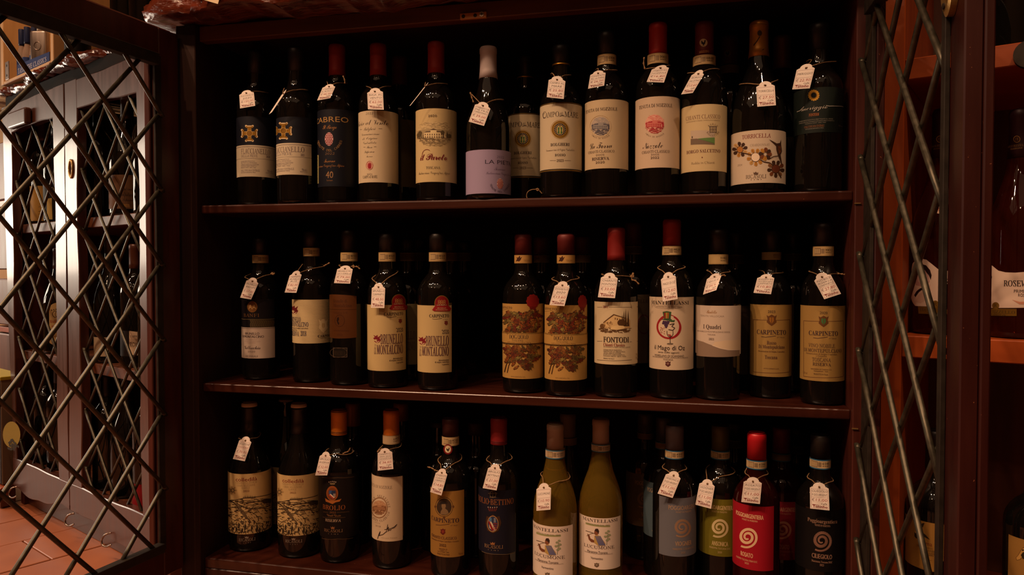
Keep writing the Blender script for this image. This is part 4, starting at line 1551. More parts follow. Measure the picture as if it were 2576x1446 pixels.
def crest(s, x, y, w_, h, c, c2=None):
    P = lambda a: [(x + p * w_, y + q * h) for p, q in a]
    s.poly(P([(-.5, -.45), (-.3, -.35), (0, -.5), (.3, -.35), (.5, -.45), (.4, -.1), (.5, .15), (.25, .35), (0, .5), (-.25, .35), (-.5, .15), (-.4, -.1)]), c)
    if c2:
        s.poly(P([(-.2, -.25), (.2, -.25), (.22, .05), (0, .32), (-.22, .05)]), c2)
        s.line([(x, y - h * .25), (x, y + h * .3)], w_ * .06, c)


def carpineto(s, x0, x1, y, h, c='241a22'):
    w_ = x1 - x0
    s.text('CARPINETO', x0, x1, y, h, 'b', c)
    s.line([(x0 + .15 * w_, y + h * .95), (x0 + .3 * w_, y + h * 1.1), (x0 + .5 * w_, y + h * .95), (x0 + .65 * w_, y + h * .8)], h * .1, c)
    s.text('A. C. Sacchet', x0 + .68 * w_, x0 + .95 * w_, y + h * 1.1, h * .35, 'k', c)


b = Bottle('A2', 298, S2, .088, 'bordeaux', 180, 'bottle with white lower label under a gold medallion, leftmost on the middle shelf', G2)
b2a = b
b.capsule(312, '17131a')
b.strip(318, 382, 'DOCG', 'ab8f60')
s = b.label(None, 412, 670, 1136, '171317')
s.ell(235, 728, 40, 44, '8a5f30', 28, metal=.4, rough=.45)
s.ell(235, 728, 34, 38, '6b4622', 28)
s.text('AA', 206, 264, 728, 36, 's', 'b08d5a')
s.text('BANFI', 168, 290, 796, 24, 'r', '6b4a28')
for k in range(24):
    s.line([(218 + k * 8, 832), (224 + k * 8, 850), (218 + k * 8, 870), (222 + k * 8, 890)], 3, '6b5a34')
b.hband(s, 826, 829, '8a7a50')
b.hband(s, 892, 1136, 'd3bfae')
b.hband(s, 898, 901, '4a3c48')
for t, x0, x1, y, h, st, c in (('BRUNELLO', 180, 290, 940, 19, 's', '2d2026'), ('BRUNELLO', 181, 291, 940, 19, 's', '2d2026'), ('DI MONTALCINO', 160, 326, 964, 19, 's', '2d2026'), ('DI MONTALCINO', 161, 327, 964, 19, 's', '2d2026'), ('DENOMINAZIONE DI', 186, 270, 988, 8, 's', '9c8478'), ('ORIGINE CONTROLLATA', 176, 300, 1002, 8, 's', '9c8478'), ('E GARANTITA', 196, 262, 1014, 8, 's', '9c8478'),
                               ('Vallocchio', 174, 300, 1050, 28, 'c', '2d2026'), ('2020', 200, 258, 1082, 14, 's', '5a4a48'), ('DECENNALE', 184, 280, 1119, 13, 's', '5a4a48')):
    s.text(t, x0, x1, y, h, st, c)
s.build('paper_label', b.root)

b = Bottle('A2', 702, S2, .078, 'bordeaux', 130, 'bottle with ribbed cream label embossed with a crest, second on the middle shelf', G2, r=.0362)
b2b = b
b.capsule(256, '17131a')
b.strip(262, 328, 'DOCG 0177', 'ab8f60')
rib = bpy.data.materials.new('ribbed_paper')
rib.use_nodes = True
nt = rib.node_tree
bs = nt.nodes['Principled BSDF']
bs.inputs['Base Color'].default_value = srgb('b8a478')
bs.inputs['Roughness'].default_value = .6
tc = nt.nodes.new('ShaderNodeTexCoord')
wv = nt.nodes.new('ShaderNodeTexWave')
wv.bands_direction = 'Z'
wv.inputs['Scale'].default_value = 120
wv.inputs['Distortion'].default_value = 1.2
bp = nt.nodes.new('ShaderNodeBump')
bp.inputs['Distance'].default_value = .0005
bp.inputs['Strength'].default_value = .25
nt.links.new(tc.outputs['Object'], wv.inputs['Vector'])
nt.links.new(wv.outputs['Fac'], bp.inputs['Height'])
nt.links.new(bp.outputs[0], bs.inputs['Normal'])
s = b.label(548, None, 672, 1018, rib)
dragon(s, 566, 750, 36, '5e1a20')
crest(s, 796, 878, 70, 112, 'dcc899', 'c2aa78')
crest(s, 796, 878, 50, 80, 'e0ce9f', 'bfa773')
for t, x0, x1, y, h, st, c in (('BRUNELLO', 552, 618, 828, 36, 'b', '2e2a44'), ('DI MONTALCINO', 551, 678, 868, 36, 'b', '2e2a44'), ('denominazione di origine controllata', 551, 676, 898, 10, 'b', '3a2a2c'), ('e garantita', 551, 590, 910, 10, 'b', '3a2a2c'), ('RISERVA', 549, 604, 940, 36, 'b', '2e2a44'), ('2018', 618, 662, 940, 36, 'b', '2e2a44')):
    s.text(t, x0, x1, y, h, st, c)
carpineto(s, 752, 860, 957, 18)
s.build('paper_label', b.root)

b = Bottle('A2', 1000, S2, .066, 'bordeaux', 120, 'bottle with dull orange arched label, third from left on the middle shelf', G2, r=.0362)
b2c = b
b.capsule(292, '1a1413')
b.strip(298, 368, 'BRUNELLO', 'ab8f60')
s = b.label(None, 1060, 644, 972, '5e3413', bulge=.003)
for t, x0, x1, y, h, st, c in (('Brunello di', 876, 985, 682, 26, 'b', '3f200c'), ('Montalcino', 876, 1020, 718, 26, 'b', '3f200c'), ('Origine 2 E', 876, 990, 775, 14, 'b', '47260f'), ('denominazione', 880, 1000, 916, 12, 'b', '47260f'), ('2019', 905, 950, 950, 12, 'b', '47260f')):
    s.text(t, x0, x1, y, h, st, c)
b.hband(s, 748, 751, '47260f')
s.ring(926, 838, 38, 46, 4, '3f200c', 28)
s.poly([(906, 815), (918, 808), (922, 826), (914, 842), (924, 858), (916, 872), (908, 856), (902, 836)], '241008')
s.ring(918, 1090, 68, 38, 3, '4a3a2c', 28)
s.build('paper_label', b.root)
s = b.label(872, 988, 1050, 1128, '1c1510')
s.text('RISERVA', 884, 972, 1096, 30, 'r', '33261a')
for a in ((874, 1052, 986, 1055), (874, 1124, 986, 1127), (874, 1052, 878, 1127), (983, 1052, 986, 1127)):
    s.rect(*a, '5a4a3a')
s.build('lower_label', b.root)


def brunello(cx, Y, o, x0, x1, y0, y1, sc, desc):
    b = Bottle('B2', cx, S2, Y, 'bordeaux', 150, desc, G2, r=.0362)
    b.capsule(292, '191312')
    b.strip(297, 370, 'BRUNELLO 00', 'ab8f60')
    s = b.label(x0, x1, y0, y1, 'cdb47e')
    X = lambda x: o[0] + (x - 600) * sc
    Y_ = lambda y: o[1] + (y - 715)
    for t, a0, a1, y, h, st, c in (('2020', 790, 846, 926, 32, 'r', '2a2030'), ('2020', 791, 847, 926, 32, 'r', '2a2030'), ('BRUNELLO', 664, 843, 1000, 74, 'r', '4a2a34'), ('BRUNELLO', 666, 845, 1000, 74, 'r', '4a2a34'), ('di', 614, 630, 1080, 74, 'r', '4a2a34'), ('MONTALCINO', 634, 843, 1082, 68, 'r', '4a2a34'), ('MONTALCINO', 636, 845, 1082, 68, 'r', '4a2a34'),
                                   ('denominazione', 766, 846, 1149, 12, 'b', '3a2a2c'), ('di origine controllata', 736, 846, 1165, 12, 'b', '3a2a2c'), ('e garantita', 792, 846, 1182, 12, 'b', '3a2a2c')):
        s.text(t, X(a0), X(a1), Y_(y), h, st, c)
    carpineto(s, X(692), X(846), Y_(800), 24)
    dragon(s, X(637), Y_(995), 34 * sc, '6b1820')
    crest(s, X(824), Y_(855), 28, 36, '6a2a24')
    s.build('paper_label', b.root)
    # red medal sticker over the label's upper corner
    rad = b.r + .0009
    s = b.sheet(rad)
    q = o[2]
    s.ell(q, o[3], 58 * sc, 62, '8a6a30', 26, metal=.4)
    s.ell(q, o[3], 53 * sc, 57, '7c1418', 26)
    s.poly([(q - 76 * sc, o[3] + 52), (q - 52 * sc, o[3] + 20), (q + 52 * sc, o[3] + 20), (q + 76 * sc, o[3] + 40), (q + 62 * sc, o[3] + 62), (q - 62 * sc, o[3] + 62)], '8c1a1c')
    for i in range(3):
        for j in range(2):
            s.ring(q - 20 * sc + i * 20 * sc, o[3] - 16 + j * 14, 8 * sc, 8, 2.4, 'c4a25c', 10)
    s.text('GAMBERO', q - 40 * sc, q + 38 * sc, o[3] + 14, 13, 'h', 'c9b08a')
    s.text('BRUNELLO', q - 34 * sc, q + 34 * sc, o[3] + 38, 9, 's', 'c9b08a')
    s.text('DI MONTALCINO', q - 46 * sc, q + 46 * sc, o[3] + 52, 9, 's', 'c9b08a')
    s.build('medal_sticker', b.root)
    return b


b2d = brunello(358, .052, (242, 700, 450, 690), None, 506, 714, 1236, .98, 'cream label bottle with red medal sticker, the one carrying a tag')
b2e = brunello(757, .048, (600, 715, 790, 700), None, 868, 718, 1250, 1.0, 'cream label bottle with red medal sticker, the one without a tag')
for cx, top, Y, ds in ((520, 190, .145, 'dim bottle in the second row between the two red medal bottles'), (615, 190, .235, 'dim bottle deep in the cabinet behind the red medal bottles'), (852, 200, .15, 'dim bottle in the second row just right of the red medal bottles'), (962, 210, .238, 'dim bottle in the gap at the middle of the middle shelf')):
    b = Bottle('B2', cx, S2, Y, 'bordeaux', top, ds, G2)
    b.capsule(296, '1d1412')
    b.strip(300, 366, '', '5b482c', emblem=False)  # shade painted in: band and label are darkened copies
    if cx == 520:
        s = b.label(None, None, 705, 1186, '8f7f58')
        s.text('BRUNELLO', 430, 580, 955, 60, 'r', '4a2a34')
        s.text('MONTALCINO', 400, 580, 1040, 60, 'r', '4a2a34')
        s.build('paper_label', b.root)


def leafy(s, X, Y_, seed, reg, n, cols, size=24):
    rr = random.Random(seed)
    for i in range(n):
        x, y = rr.uniform(reg[0], reg[2]), rr.uniform(reg[1], reg[3])
        a = rr.uniform(0, 6.28)
        l = size * rr.uniform(.7, 1.25)
        c = rr.choice(cols)
        ca, sa = math.cos(a), math.sin(a)
        out = [(-1, 0), (-.6, .22), (-.45, .14), (-.15, .42), (.0, .25), (.3, .45), (.42, .22), (.75, .28), (1, 0), (.75, -.28), (.42, -.22), (.3, -.45), (0, -.25), (-.15, -.42), (-.45, -.14), (-.6, -.22)]
        for k, cc in ((1.12, '2c1c12'), (1.0, c)):
            s.poly([(X(x + l * k * (p * ca - q * sa)), Y_(y + l * k * (p * sa + q * ca))) for p, q in out], cc)
        s.line([(X(x - l * ca), Y_(y - l * sa)), (X(x + l * ca), Y_(y + l * sa))], 1.8, '3a2416')


AUT = ['8a4a1c', '7a3a18', '96602a', '6a5a2c', '74281a', '8c7a3c', '5a4a28', 'a0622a', '6b2018']


def autumn(cx, Y, dx, y0, y1, seal, desc):
    b = Bottle('C2', cx, S2, Y, 'bordeaux', 150, desc, G2, r=.0362)
    b.capsule(302, '5c1614', .5)
    b.strip(305, 368, '', 'ab8348', emblem=False)
    bs = b.sheet(prof_r(b.pr, b.z(336)) + .0016)
    leaf = [(-22, 18), (-12, -4), (-20, -12), (-4, -12), (8, -26), (12, -8), (24, -18), (12, 8), (2, 18), (-10, 14)]
    bs.poly([(cx - 34 + p, 336 + q) for p, q in leaf], '3a1c10')
    bs.text('TOSCANA', cx + 2, cx + 48, 346, 14, 'h', '7a5a34')
    bs.build('band_print', b.root)
    s = b.label(None, None, y0, y1, 'bd9450')
    X = lambda x: x + dx
    Y_ = lambda y: y + (y0 - 675)
    carpineto(s, X(100), X(206), Y_(702), 17, '3a2a20')
    leafy(s, X, Y_, 5, (160, 735, 400, 885), 95, AUT, 30)
    leafy(s, X, Y_, 9, (165, 1000, 390, 1115), 60, AUT, 30)
    leafy(s, X, Y_, 12, (215, 1105, 350, 1165), 16, AUT, 26)
    s.strokes(60, (160, 865, 400, 890), 24, 3, '3c2818', (-.5, .5), 4)
    for gx, gy in ((298, 1148), (328, 1168), (312, 1160), (330, 1150)):
        s.ell(X(gx), Y_(gy), 11, 11, '4a2416', 12)
    s.line([(X(150), Y_(1190)), (X(165), Y_(1130)), (X(190), Y_(1080)), (X(240), Y_(1020))], 6, '3a2416')
    s.line([(X(170), Y_(1195)), (X(182), Y_(1140)), (X(200), Y_(1100))], 5, '3a2416')
    b.hband(s, Y_(893), Y_(975), 'bd9450')
    for y in (894, 900, 974, 981):
        b.hband(s, Y_(y), Y_(y) + 3, '33241a')
    for t, a0, a1, y, h, st, c in (('DOGAJOLO', 186, 326, 925, 30, 'r', '241a20'), ('DOGAJOLO', 188, 328, 925, 30, 'r', '241a20'), ('Toscana', 204, 290, 949, 18, 'r', '241a20'), ('Indicazione Geografica Tipica', 170, 348, 966, 9, 'b', '5a3a24'), ('www.carpineto.com', 198, 304, 1224, 9, 'i', '6b5030')):
        s.text(t, X(a0), X(a1), Y_(y), h, st, c)
    s.build('paper_label', b.root)
    s = b.sheet(b.r + .0009)
    n = 22
    s.poly([(seal[0] + (46 + 5 * (i % 2)) * math.cos(6.283 * i / n) * seal[2], seal[1] + (50 + 5 * (i % 2)) * math.sin(6.283 * i / n)) for i in range(n)], '7a1512')
    s.poly([(seal[0] - 25 * seal[2], seal[1] + 40), (seal[0] - 18 * seal[2], seal[1] + 75), (seal[0], seal[1] + 58), (seal[0] + 20 * seal[2], seal[1] + 76), (seal[0] + 25 * seal[2], seal[1] + 40)], '661210')
    s.build('seal_sticker', b.root)
    return b


b2f = autumn(290, .056, 0, 676, 1244, (362, 655, 1.0), 'autumn leaf label bottle with red seal, the one without a tag')
b2g = autumn(614, .042, 336, 686, 1256, (738, 660, .7), 'autumn leaf label bottle with red seal, the one carrying a tag')
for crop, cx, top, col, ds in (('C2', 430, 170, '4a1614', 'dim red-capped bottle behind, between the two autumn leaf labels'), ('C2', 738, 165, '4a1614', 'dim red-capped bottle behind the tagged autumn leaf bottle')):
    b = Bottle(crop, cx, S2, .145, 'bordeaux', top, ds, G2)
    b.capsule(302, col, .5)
    b.strip(308, 362, '', '5b452a', emblem=False)  # capsule and band are shaded copies of the front colours

b = Bottle('C2', 995, S2, .048, 'bordeaux', 100, 'bottle with plain red capsule and cream label sketching a stone farmhouse', G2, r=.0362)
b2h = b
b.capsule(345, '7a1512', .5)
s = b.label(None, 1168, 662, 1136, 'd8c49e')
BRN = '54381f'
for a0, a1, y in ((850, 890, 700), (938, 1112, 700), (1150, 1168, 698), (850, 890, 958), (1096, 1112, 962), (1150, 1168, 958), (850, 1112, 1098), (1150, 1168, 1094)):
    s.line([(a0, y), (a1, y)], 3, '4a3a34')
s.poly([(898, 812), (975, 754), (1060, 782), (1060, 860), (898, 860)], 'bda070')
s.poly([(895, 816), (975, 752), (1062, 780), (1062, 786), (978, 762), (900, 822)], BRN)
s.poly([(1060, 795), (1085, 780), (1100, 800), (1100, 860), (1060, 862)], 'a8885a')
for xx, hh in ((1052, 120), (1066, 135), (1084, 125), (1040, 90)):
    s.poly([(xx - 9, 845), (xx - 3, 845 - hh * .7), (xx, 845 - hh), (xx + 4, 845 - hh * .6), (xx + 9, 845)], '3c2816')
for a in ((984, 780, 990, 794), (1000, 784, 1006, 798), (1018, 788, 1024, 802), (925, 812, 932, 826), (950, 808, 957, 822), (905, 832, 911, 846), (1070, 815, 1076, 828), (1086, 812, 1091, 826)):
    s.rect(*a, BRN)
s.ell(1035, 818, 32, 26, '4a3018', 20)
s.ell(890, 845, 18, 20, '5e4224', 16)
s.strokes(130, (870, 856, 1100, 892), 26, 3, BRN, (-.4, .4), 8, lambda x, y: ((x - 985) / 118) ** 2 + ((y - 868) / 30) ** 2 < 1)
s.poly([(955, 850), (1000, 838), (1050, 842), (1058, 862), (1000, 872), (950, 868)], 'c9ae7c')
s.strokes(40, (900, 815, 975, 858), 14, 2, '8a6a42', (.5, .9), 9)
for t, a0, a1, y, h, st, c in (('2021', 896, 932, 697, 15, 'b', '7a2a24'), ('FONTODI', 898, 1088, 948, 38, 'r', '2e201c'), ('FONTODI', 900, 1090, 948, 38, 'r', '2e201c'), ('Chianti Classico', 898, 1058, 986, 22, 'b', '7a2a22'), ('Denominazione di origine controllata e garantita', 898, 1100, 1003, 8, 'i', '4a3a34'),
                               ('INTEGRALMENTE PRODOTTO E', 898, 1035, 1024, 8, 'b', '4a3a34'), ('IMBOTTIGLIATO ALL ORIGINE DALLA', 898, 1060, 1036, 8, 'b', '4a3a34'), ('AZIENDA AGRICOLA FONTODI', 898, 1030, 1048, 8, 'b', '4a3a34'), ('DI GIOVANNI E MARCO MANETTI S.S.', 898, 1058, 1060, 8, 'b', '4a3a34'), ('PANZANO IN CHIANTI - GREVE - ITALIA', 898, 1068, 1072, 8, 'b', '4a3a34'), ('PRODUCT OF ITALY', 898, 980, 1089, 8, 'b', '4a3a34'),
                               ('750 ml', 1140, 1166, 1056, 14, 'b', '8a7454'), ('14% vol', 1140, 1166, 1080, 12, 'b', '8a7454')):
    s.text(t, a0, a1, y, h, st, c)
s.build('paper_label', b.root)

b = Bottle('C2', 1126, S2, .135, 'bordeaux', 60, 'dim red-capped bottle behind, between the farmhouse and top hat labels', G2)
b.capsule(232, '4a1412', .5)  # top hat bottle again, every colour darkened as painted shade
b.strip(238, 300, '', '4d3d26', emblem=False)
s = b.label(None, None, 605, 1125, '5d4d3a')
s.ring(1205, 830, 45, 70, 9, '4a1a18', 24)
s.text('MANTELLASSI', 1060, 1260, 655, 26, 'b', '33241c')
s.build('paper_label', b.root)

b = Bottle('D2', 694, S2, .058, 'bordeaux', 35, 'bottle with red capsule and white label of a top hat in a red ring', G2, r=.0362)
b2i = b
b.capsule(236, '8a1512', .5)
b.strip(238, 305, 'MORELLINO', 'b39a70')
s = b.label(None, None, 625, 1177, 'd6c2a6')
s.text('MANTELLASSI', 540, 822, 668, 27, 'b', INK)
s.text('VITICOLTORI DAL 1860', 576, 768, 701, 11, 's', '5a443a')
s.ring(671, 701, 102, 11, 2, '5a443a', 30)
for q, wd in ((0, 14), (5, 9), (-4, 6)):
    s.ring(670 + q * .6, 850 + q, 86 + q * .5, 86 - q * .4, wd, '8a1a1e', 44, -1.1 + q * .1, 4.35)
s.poly([(624, 736), (655, 730), (690, 736), (684, 790), (634, 790)], '33502c')
for k, c in enumerate(('7a1c1a', '9a7a2c', '8a4a1c', '2c4a30')):
    s.poly([(634 + k * 13, 742), (646 + k * 13, 742), (645 + k * 12, 786), (637 + k * 11, 786)], c)
s.poly([(612, 794), (640, 788), (684, 788), (694, 794), (660, 802)], '2c4028')
for gx, gy in ((632, 810), (646, 812), (660, 812), (638, 824), (652, 826), (664, 824), (644, 838), (656, 840), (650, 851), (628, 822), (668, 812)):
    s.ell(gx, gy, 8.5, 8.5, '3a2440', 12)
s.poly([(668, 800), (684, 790), (700, 800), (716, 796), (712, 812), (690, 812), (676, 808)], '33502c')
s.line([(676, 832), (712, 824), (692, 846), (716, 858), (700, 876), (668, 870)], 5, INK)
s.line([(656, 880), (658, 905), (664, 920), (680, 928)], 4, INK)
s.line([(702, 880), (702, 905), (694, 920), (680, 928)], 4, INK)
s.line([(680, 928), (681, 976)], 4, INK)
s.ring(680, 978, 22, 4, 3, INK, 18)
s.poly([(660, 905), (680, 925), (690, 918), (684, 908)], '8a2a26')
s.strokes(16, (606, 850, 640, 910), 10, 3, '8a1a1e', seed=4)
for t, a0, a1, y, h, st, c in (('il Mago di Oz', 564, 790, 1008, 34, 's', INK), ('senza solfiti aggiunti', 590, 748, 1043, 13, 's', INK), ('MORELLINO DI SCANSANO', 566, 784, 1070, 16, 's', '4a3a34'), ('DENOMINAZIONE DI ORIGINE CONTROLLATA E GARANTITA', 550, 814, 1084, 8, 's', '4a3a34'), ('TOSCANA', 628, 702, 1098, 12, 's', '4a3a34')):
    s.text(t, a0, a1, y, h, st, c)
crest(s, 664, 1130, 40, 42, '4a1c20', '8a6a5c')
s.build('paper_label', b.root)

b = Bottle('D2', 1048, S2, .062, 'bordeaux', 110, 'bottle with short pale label crossed by a grey-brown wave, middle shelf', G2, r=.0362)
b2j = b
b.capsule(294, '191213')
b.strip(300, 375, 'VINO NOBILE 21', 'a48a5c', emblem=False)
s = b.label(None, None, 690, 1064, 'd6c4b2')
s.poly([(880, 945), (930, 962), (1000, 990), (1060, 1012), (1120, 1024), (1208, 1022), (1208, 1066), (880, 1066)], '7d6a5a')
s.poly([(1020, 965), (1100, 952), (1208, 945), (1208, 1022), (1120, 1024), (1060, 1012), (1000, 990)], 'c2ad92')
s.line([(1000, 990), (1060, 1012), (1120, 1024), (1208, 1022)], 2.5, 'e0d2c0')
for t, a0, a1, y, h, st, c in (('Bindella', 956, 1034, 735, 27, 'k', '8a6234'), ('Bindella', 957, 1035, 735, 27, 'k', '8a6234'), ('TENUTA VALLOCAIA', 910, 1090, 768, 14, 's', '8a7a6c'), ('I Quadri', 932, 1066, 850, 30, 'b', '3a2a2c'), ('VINO NOBILE DI MONTEPULCIANO DOCG', 886, 1132, 888, 11, 's', '6a5a50'), ('TOSCANA', 964, 1024, 909, 11, 's', '6a5a50'), ('2021', 974, 1014, 943, 15, 'b', '4a3a34')):
    s.text(t, a0, a1, y, h, st, c)
s.build('paper_label', b.root)
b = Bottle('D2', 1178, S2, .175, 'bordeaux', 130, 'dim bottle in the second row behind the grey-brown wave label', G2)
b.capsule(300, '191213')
b.strip(304, 372, '', '3d2f1e', emblem=False)  # band and label coloured dark to stand for shade
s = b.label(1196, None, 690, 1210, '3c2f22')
s.build('paper_label', b.root)


def tuscan(cx, Y, top, st0, st1, y0, y1, x0, x1, vint, body, cr, desc, dim=False):
    b = Bottle('E2', cx, S2, Y, 'bordeaux', top, desc, G2, r=.033)
    b.capsule(st0 - 6, '191213')
    b.strip(st0, st1, 'DOCG 2', '7c6440' if dim else 'ab8f60', emblem=not dim)  # dim: shade painted as a darker band
    s = b.label(None, x1, y0, y1, 'ac894c')
    m_ = (x0 + x1) / 2
    hw = (x1 - x0) / 2 - 14
    fy0, fy1 = y0 + 105, y1 - 40
    F_ = '5a3a26'
    s.rect(m_ - hw, fy0, m_ + hw, fy0 + 4, F_)
    s.rect(m_ - hw, fy1, m_ + hw, fy1 + 4, F_)
    s.rect(m_ - hw, fy0, m_ - hw + 3, fy1, F_)
    s.rect(m_ + hw - 3, fy0, m_ + hw, fy1, F_)
    s.text(vint, m_ - 26, m_ + 28, y0 + 51, 17, 'b', '3a2a24')
    crest(s, m_ + 1, y0 + 112, 74, 84, '5c3a1c', cr)
    carpineto(s, m_ - 106, m_ + 104, y0 + 200, 32, '34222a')
    for t, a0, a1, dy, h, st, c in body:
        s.text(t, m_ + a0, m_ + a1, y0 + dy, h, st, c)
    s.build('paper_label', b.root)
    return b


b2k = tuscan(582, .098, 110, 272, 328, 656, 1180, 433, 729, '2023', (
    ('Rosso', -34, 34, 276, 26, 'b', '4a2e2c'), ('Di Montepulciano', -94, 94, 306, 24, 'b', '4a2e2c'), ('Denominazione di Origine Controllata', -96, 94, 340, 10, 'b', '5a3c2a'), ('Toscana', -48, 42, 381, 24, 'b', '4a2e2c'), ('WWW.CARPINETO.COM', -58, 52, 464, 9, 's', '6b4a30')),
    '8a5a20', 'golden crest label bottle with brown shield, second from right on the middle shelf', True)
b2l = tuscan(960, .053, 60, 230, 300, 664, 1213, 800, 1118, '2020', (
    ('VINO NOBILE', -108, 82, 290, 26, 'r', '5a4330'), ('VINO NOBILE', -107, 83, 290, 26, 'r', '5a4330'), ('DI MONTEPULCIANO', -140, 130, 326, 24, 'r', '5a4330'), ('DI MONTEPULCIANO', -139, 131, 326, 24, 'r', '5a4330'), ('Denominazione di Origine Controllata', -125, 98, 350, 10, 'b', '6b5034'), ('e Garantita', -54, 24, 364, 10, 'b', '6b5034'),
    ('TOSCANA', -82, 52, 392, 26, 'r', '5a4330'), ('TOSCANA', -81, 53, 392, 26, 'r', '5a4330'), ('RISERVA', -78, 54, 425, 22, 'b', '4a3428'), ('Imbottigliato da Carpineto s.r.l.', -92, 58, 460, 9, 'b', '6b5034'), ('Montepulciano - Italia', -72, 34, 474, 9, 'b', '6b5034'), ('PRODOTTO IN ITALIA', -70, 32, 497, 12, 's', '5a4330'), ('750 ml', -148, -118, 484, 14, 'b', '8a6a3c')),
    '3c6a3c', 'golden crest label bottle with green shield, rightmost on the middle shelf')
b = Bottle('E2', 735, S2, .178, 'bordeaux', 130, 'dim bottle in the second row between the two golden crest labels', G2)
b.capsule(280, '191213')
b.strip(284, 334, '', '3d2f1e', emblem=False)  # shade put into the band's darker colour

price_tag('A2', YT(b2a), [(190, 518), (284, 540), (226, 670), (139, 655)], ['BRUNELLO', 'BANFI'], '57,00', PT + 'reading €57,00 on the leftmost bottle of the middle shelf', b2a, (180, 488), (410, 464), extra=[(380, 470), (395, 462), (402, 476), (385, 462), (412, 468)])
price_tag('A2', YT(b2b), [(532, 478), (626, 472), (584, 617), (491, 615)], ['CARPINETO', 'BRUNELLO', 'RIS.'], '82,00', PT + 'reading €82,00 on the ribbed cream label bottle', b2b, None, (800, 408), extra=[(800, 408), (815, 398), (848, 380)])
price_tag('A2', YT(b2c), [(908, 428), (1030, 428), (1008, 545), (882, 540)], ['BRUNELLO MC.', 'LE 2 SORELLE'], '79,00', PT + 'reading €79,00 above the dull orange label', b2c, None, (1035, 412), extra=[(1020, 412), (1035, 402), (1045, 415), (1030, 418), (1060, 410), (1088, 430)])
price_tag('B2', YT(b2d), [(238, 576), (343, 578), (336, 738), (230, 735)], ['BRUNELLO', 'CARPINETO'], '48,00', PT + 'reading €48,00 on the left red medal bottle', b2d, (262, 490), (430, 462))
price_tag('C2', YT(b2g), [(530, 534), (642, 542), (602, 692), (488, 683)], ['DOGAJOLO', '2020'], '13,60', PT + 'reading €13,60 on the right autumn leaf bottle', b2g, (524, 484), (693, 482))
price_tag('C2', YT(b2h), [(880, 472), (1006, 477), (985, 632), (856, 625)], ['CHIANTI', 'FONTODI'], '33,00', PT + 'reading €33,00 on the farmhouse label bottle', b2h, None, (1098, 468), extra=[(1098, 468), (1125, 470), (1120, 440), (1112, 490), (1140, 500), (1168, 528)])
price_tag('D2', YT(b2i), [(610, 488), (722, 462), (737, 638), (626, 658)], ['MAGO DI OZ'], '12,60', PT + 'reading €12,60 above the top hat label', b2i, (604, 402), (776, 398))
price_tag('D2', YT(b2j), [(960, 485), (1070, 458), (1030, 570), (930, 605)], ['I QUADRI'], '34,90', PT + 'reading €34,90, its corner curled, above the wave label', b2j, (975, 424), (1128, 432), extra=[(1070, 462), (1090, 458), (1100, 466)], curl=.006)
price_tag('E2', YT(b2k), [(478, 458), (602, 458), (577, 578), (450, 568)], ['ROSSO DI', 'MONTEPULCIANO', 'CARPINETO'], '10,80', PT + 'reading €10,80 above the brown shield label', b2k, None, (624, 422))
price_tag('E2', YT(b2l), [(890, 478), (1010, 434), (1087, 575), (965, 615)], ['NOBILE', 'RISERVA', 'CARPINETO'], '27,80', PT + 'reading €27,80 above the green shield label', b2l, (866, 414), (1070, 428), extra=[(1062, 428), (1095, 432), (1116, 436)])
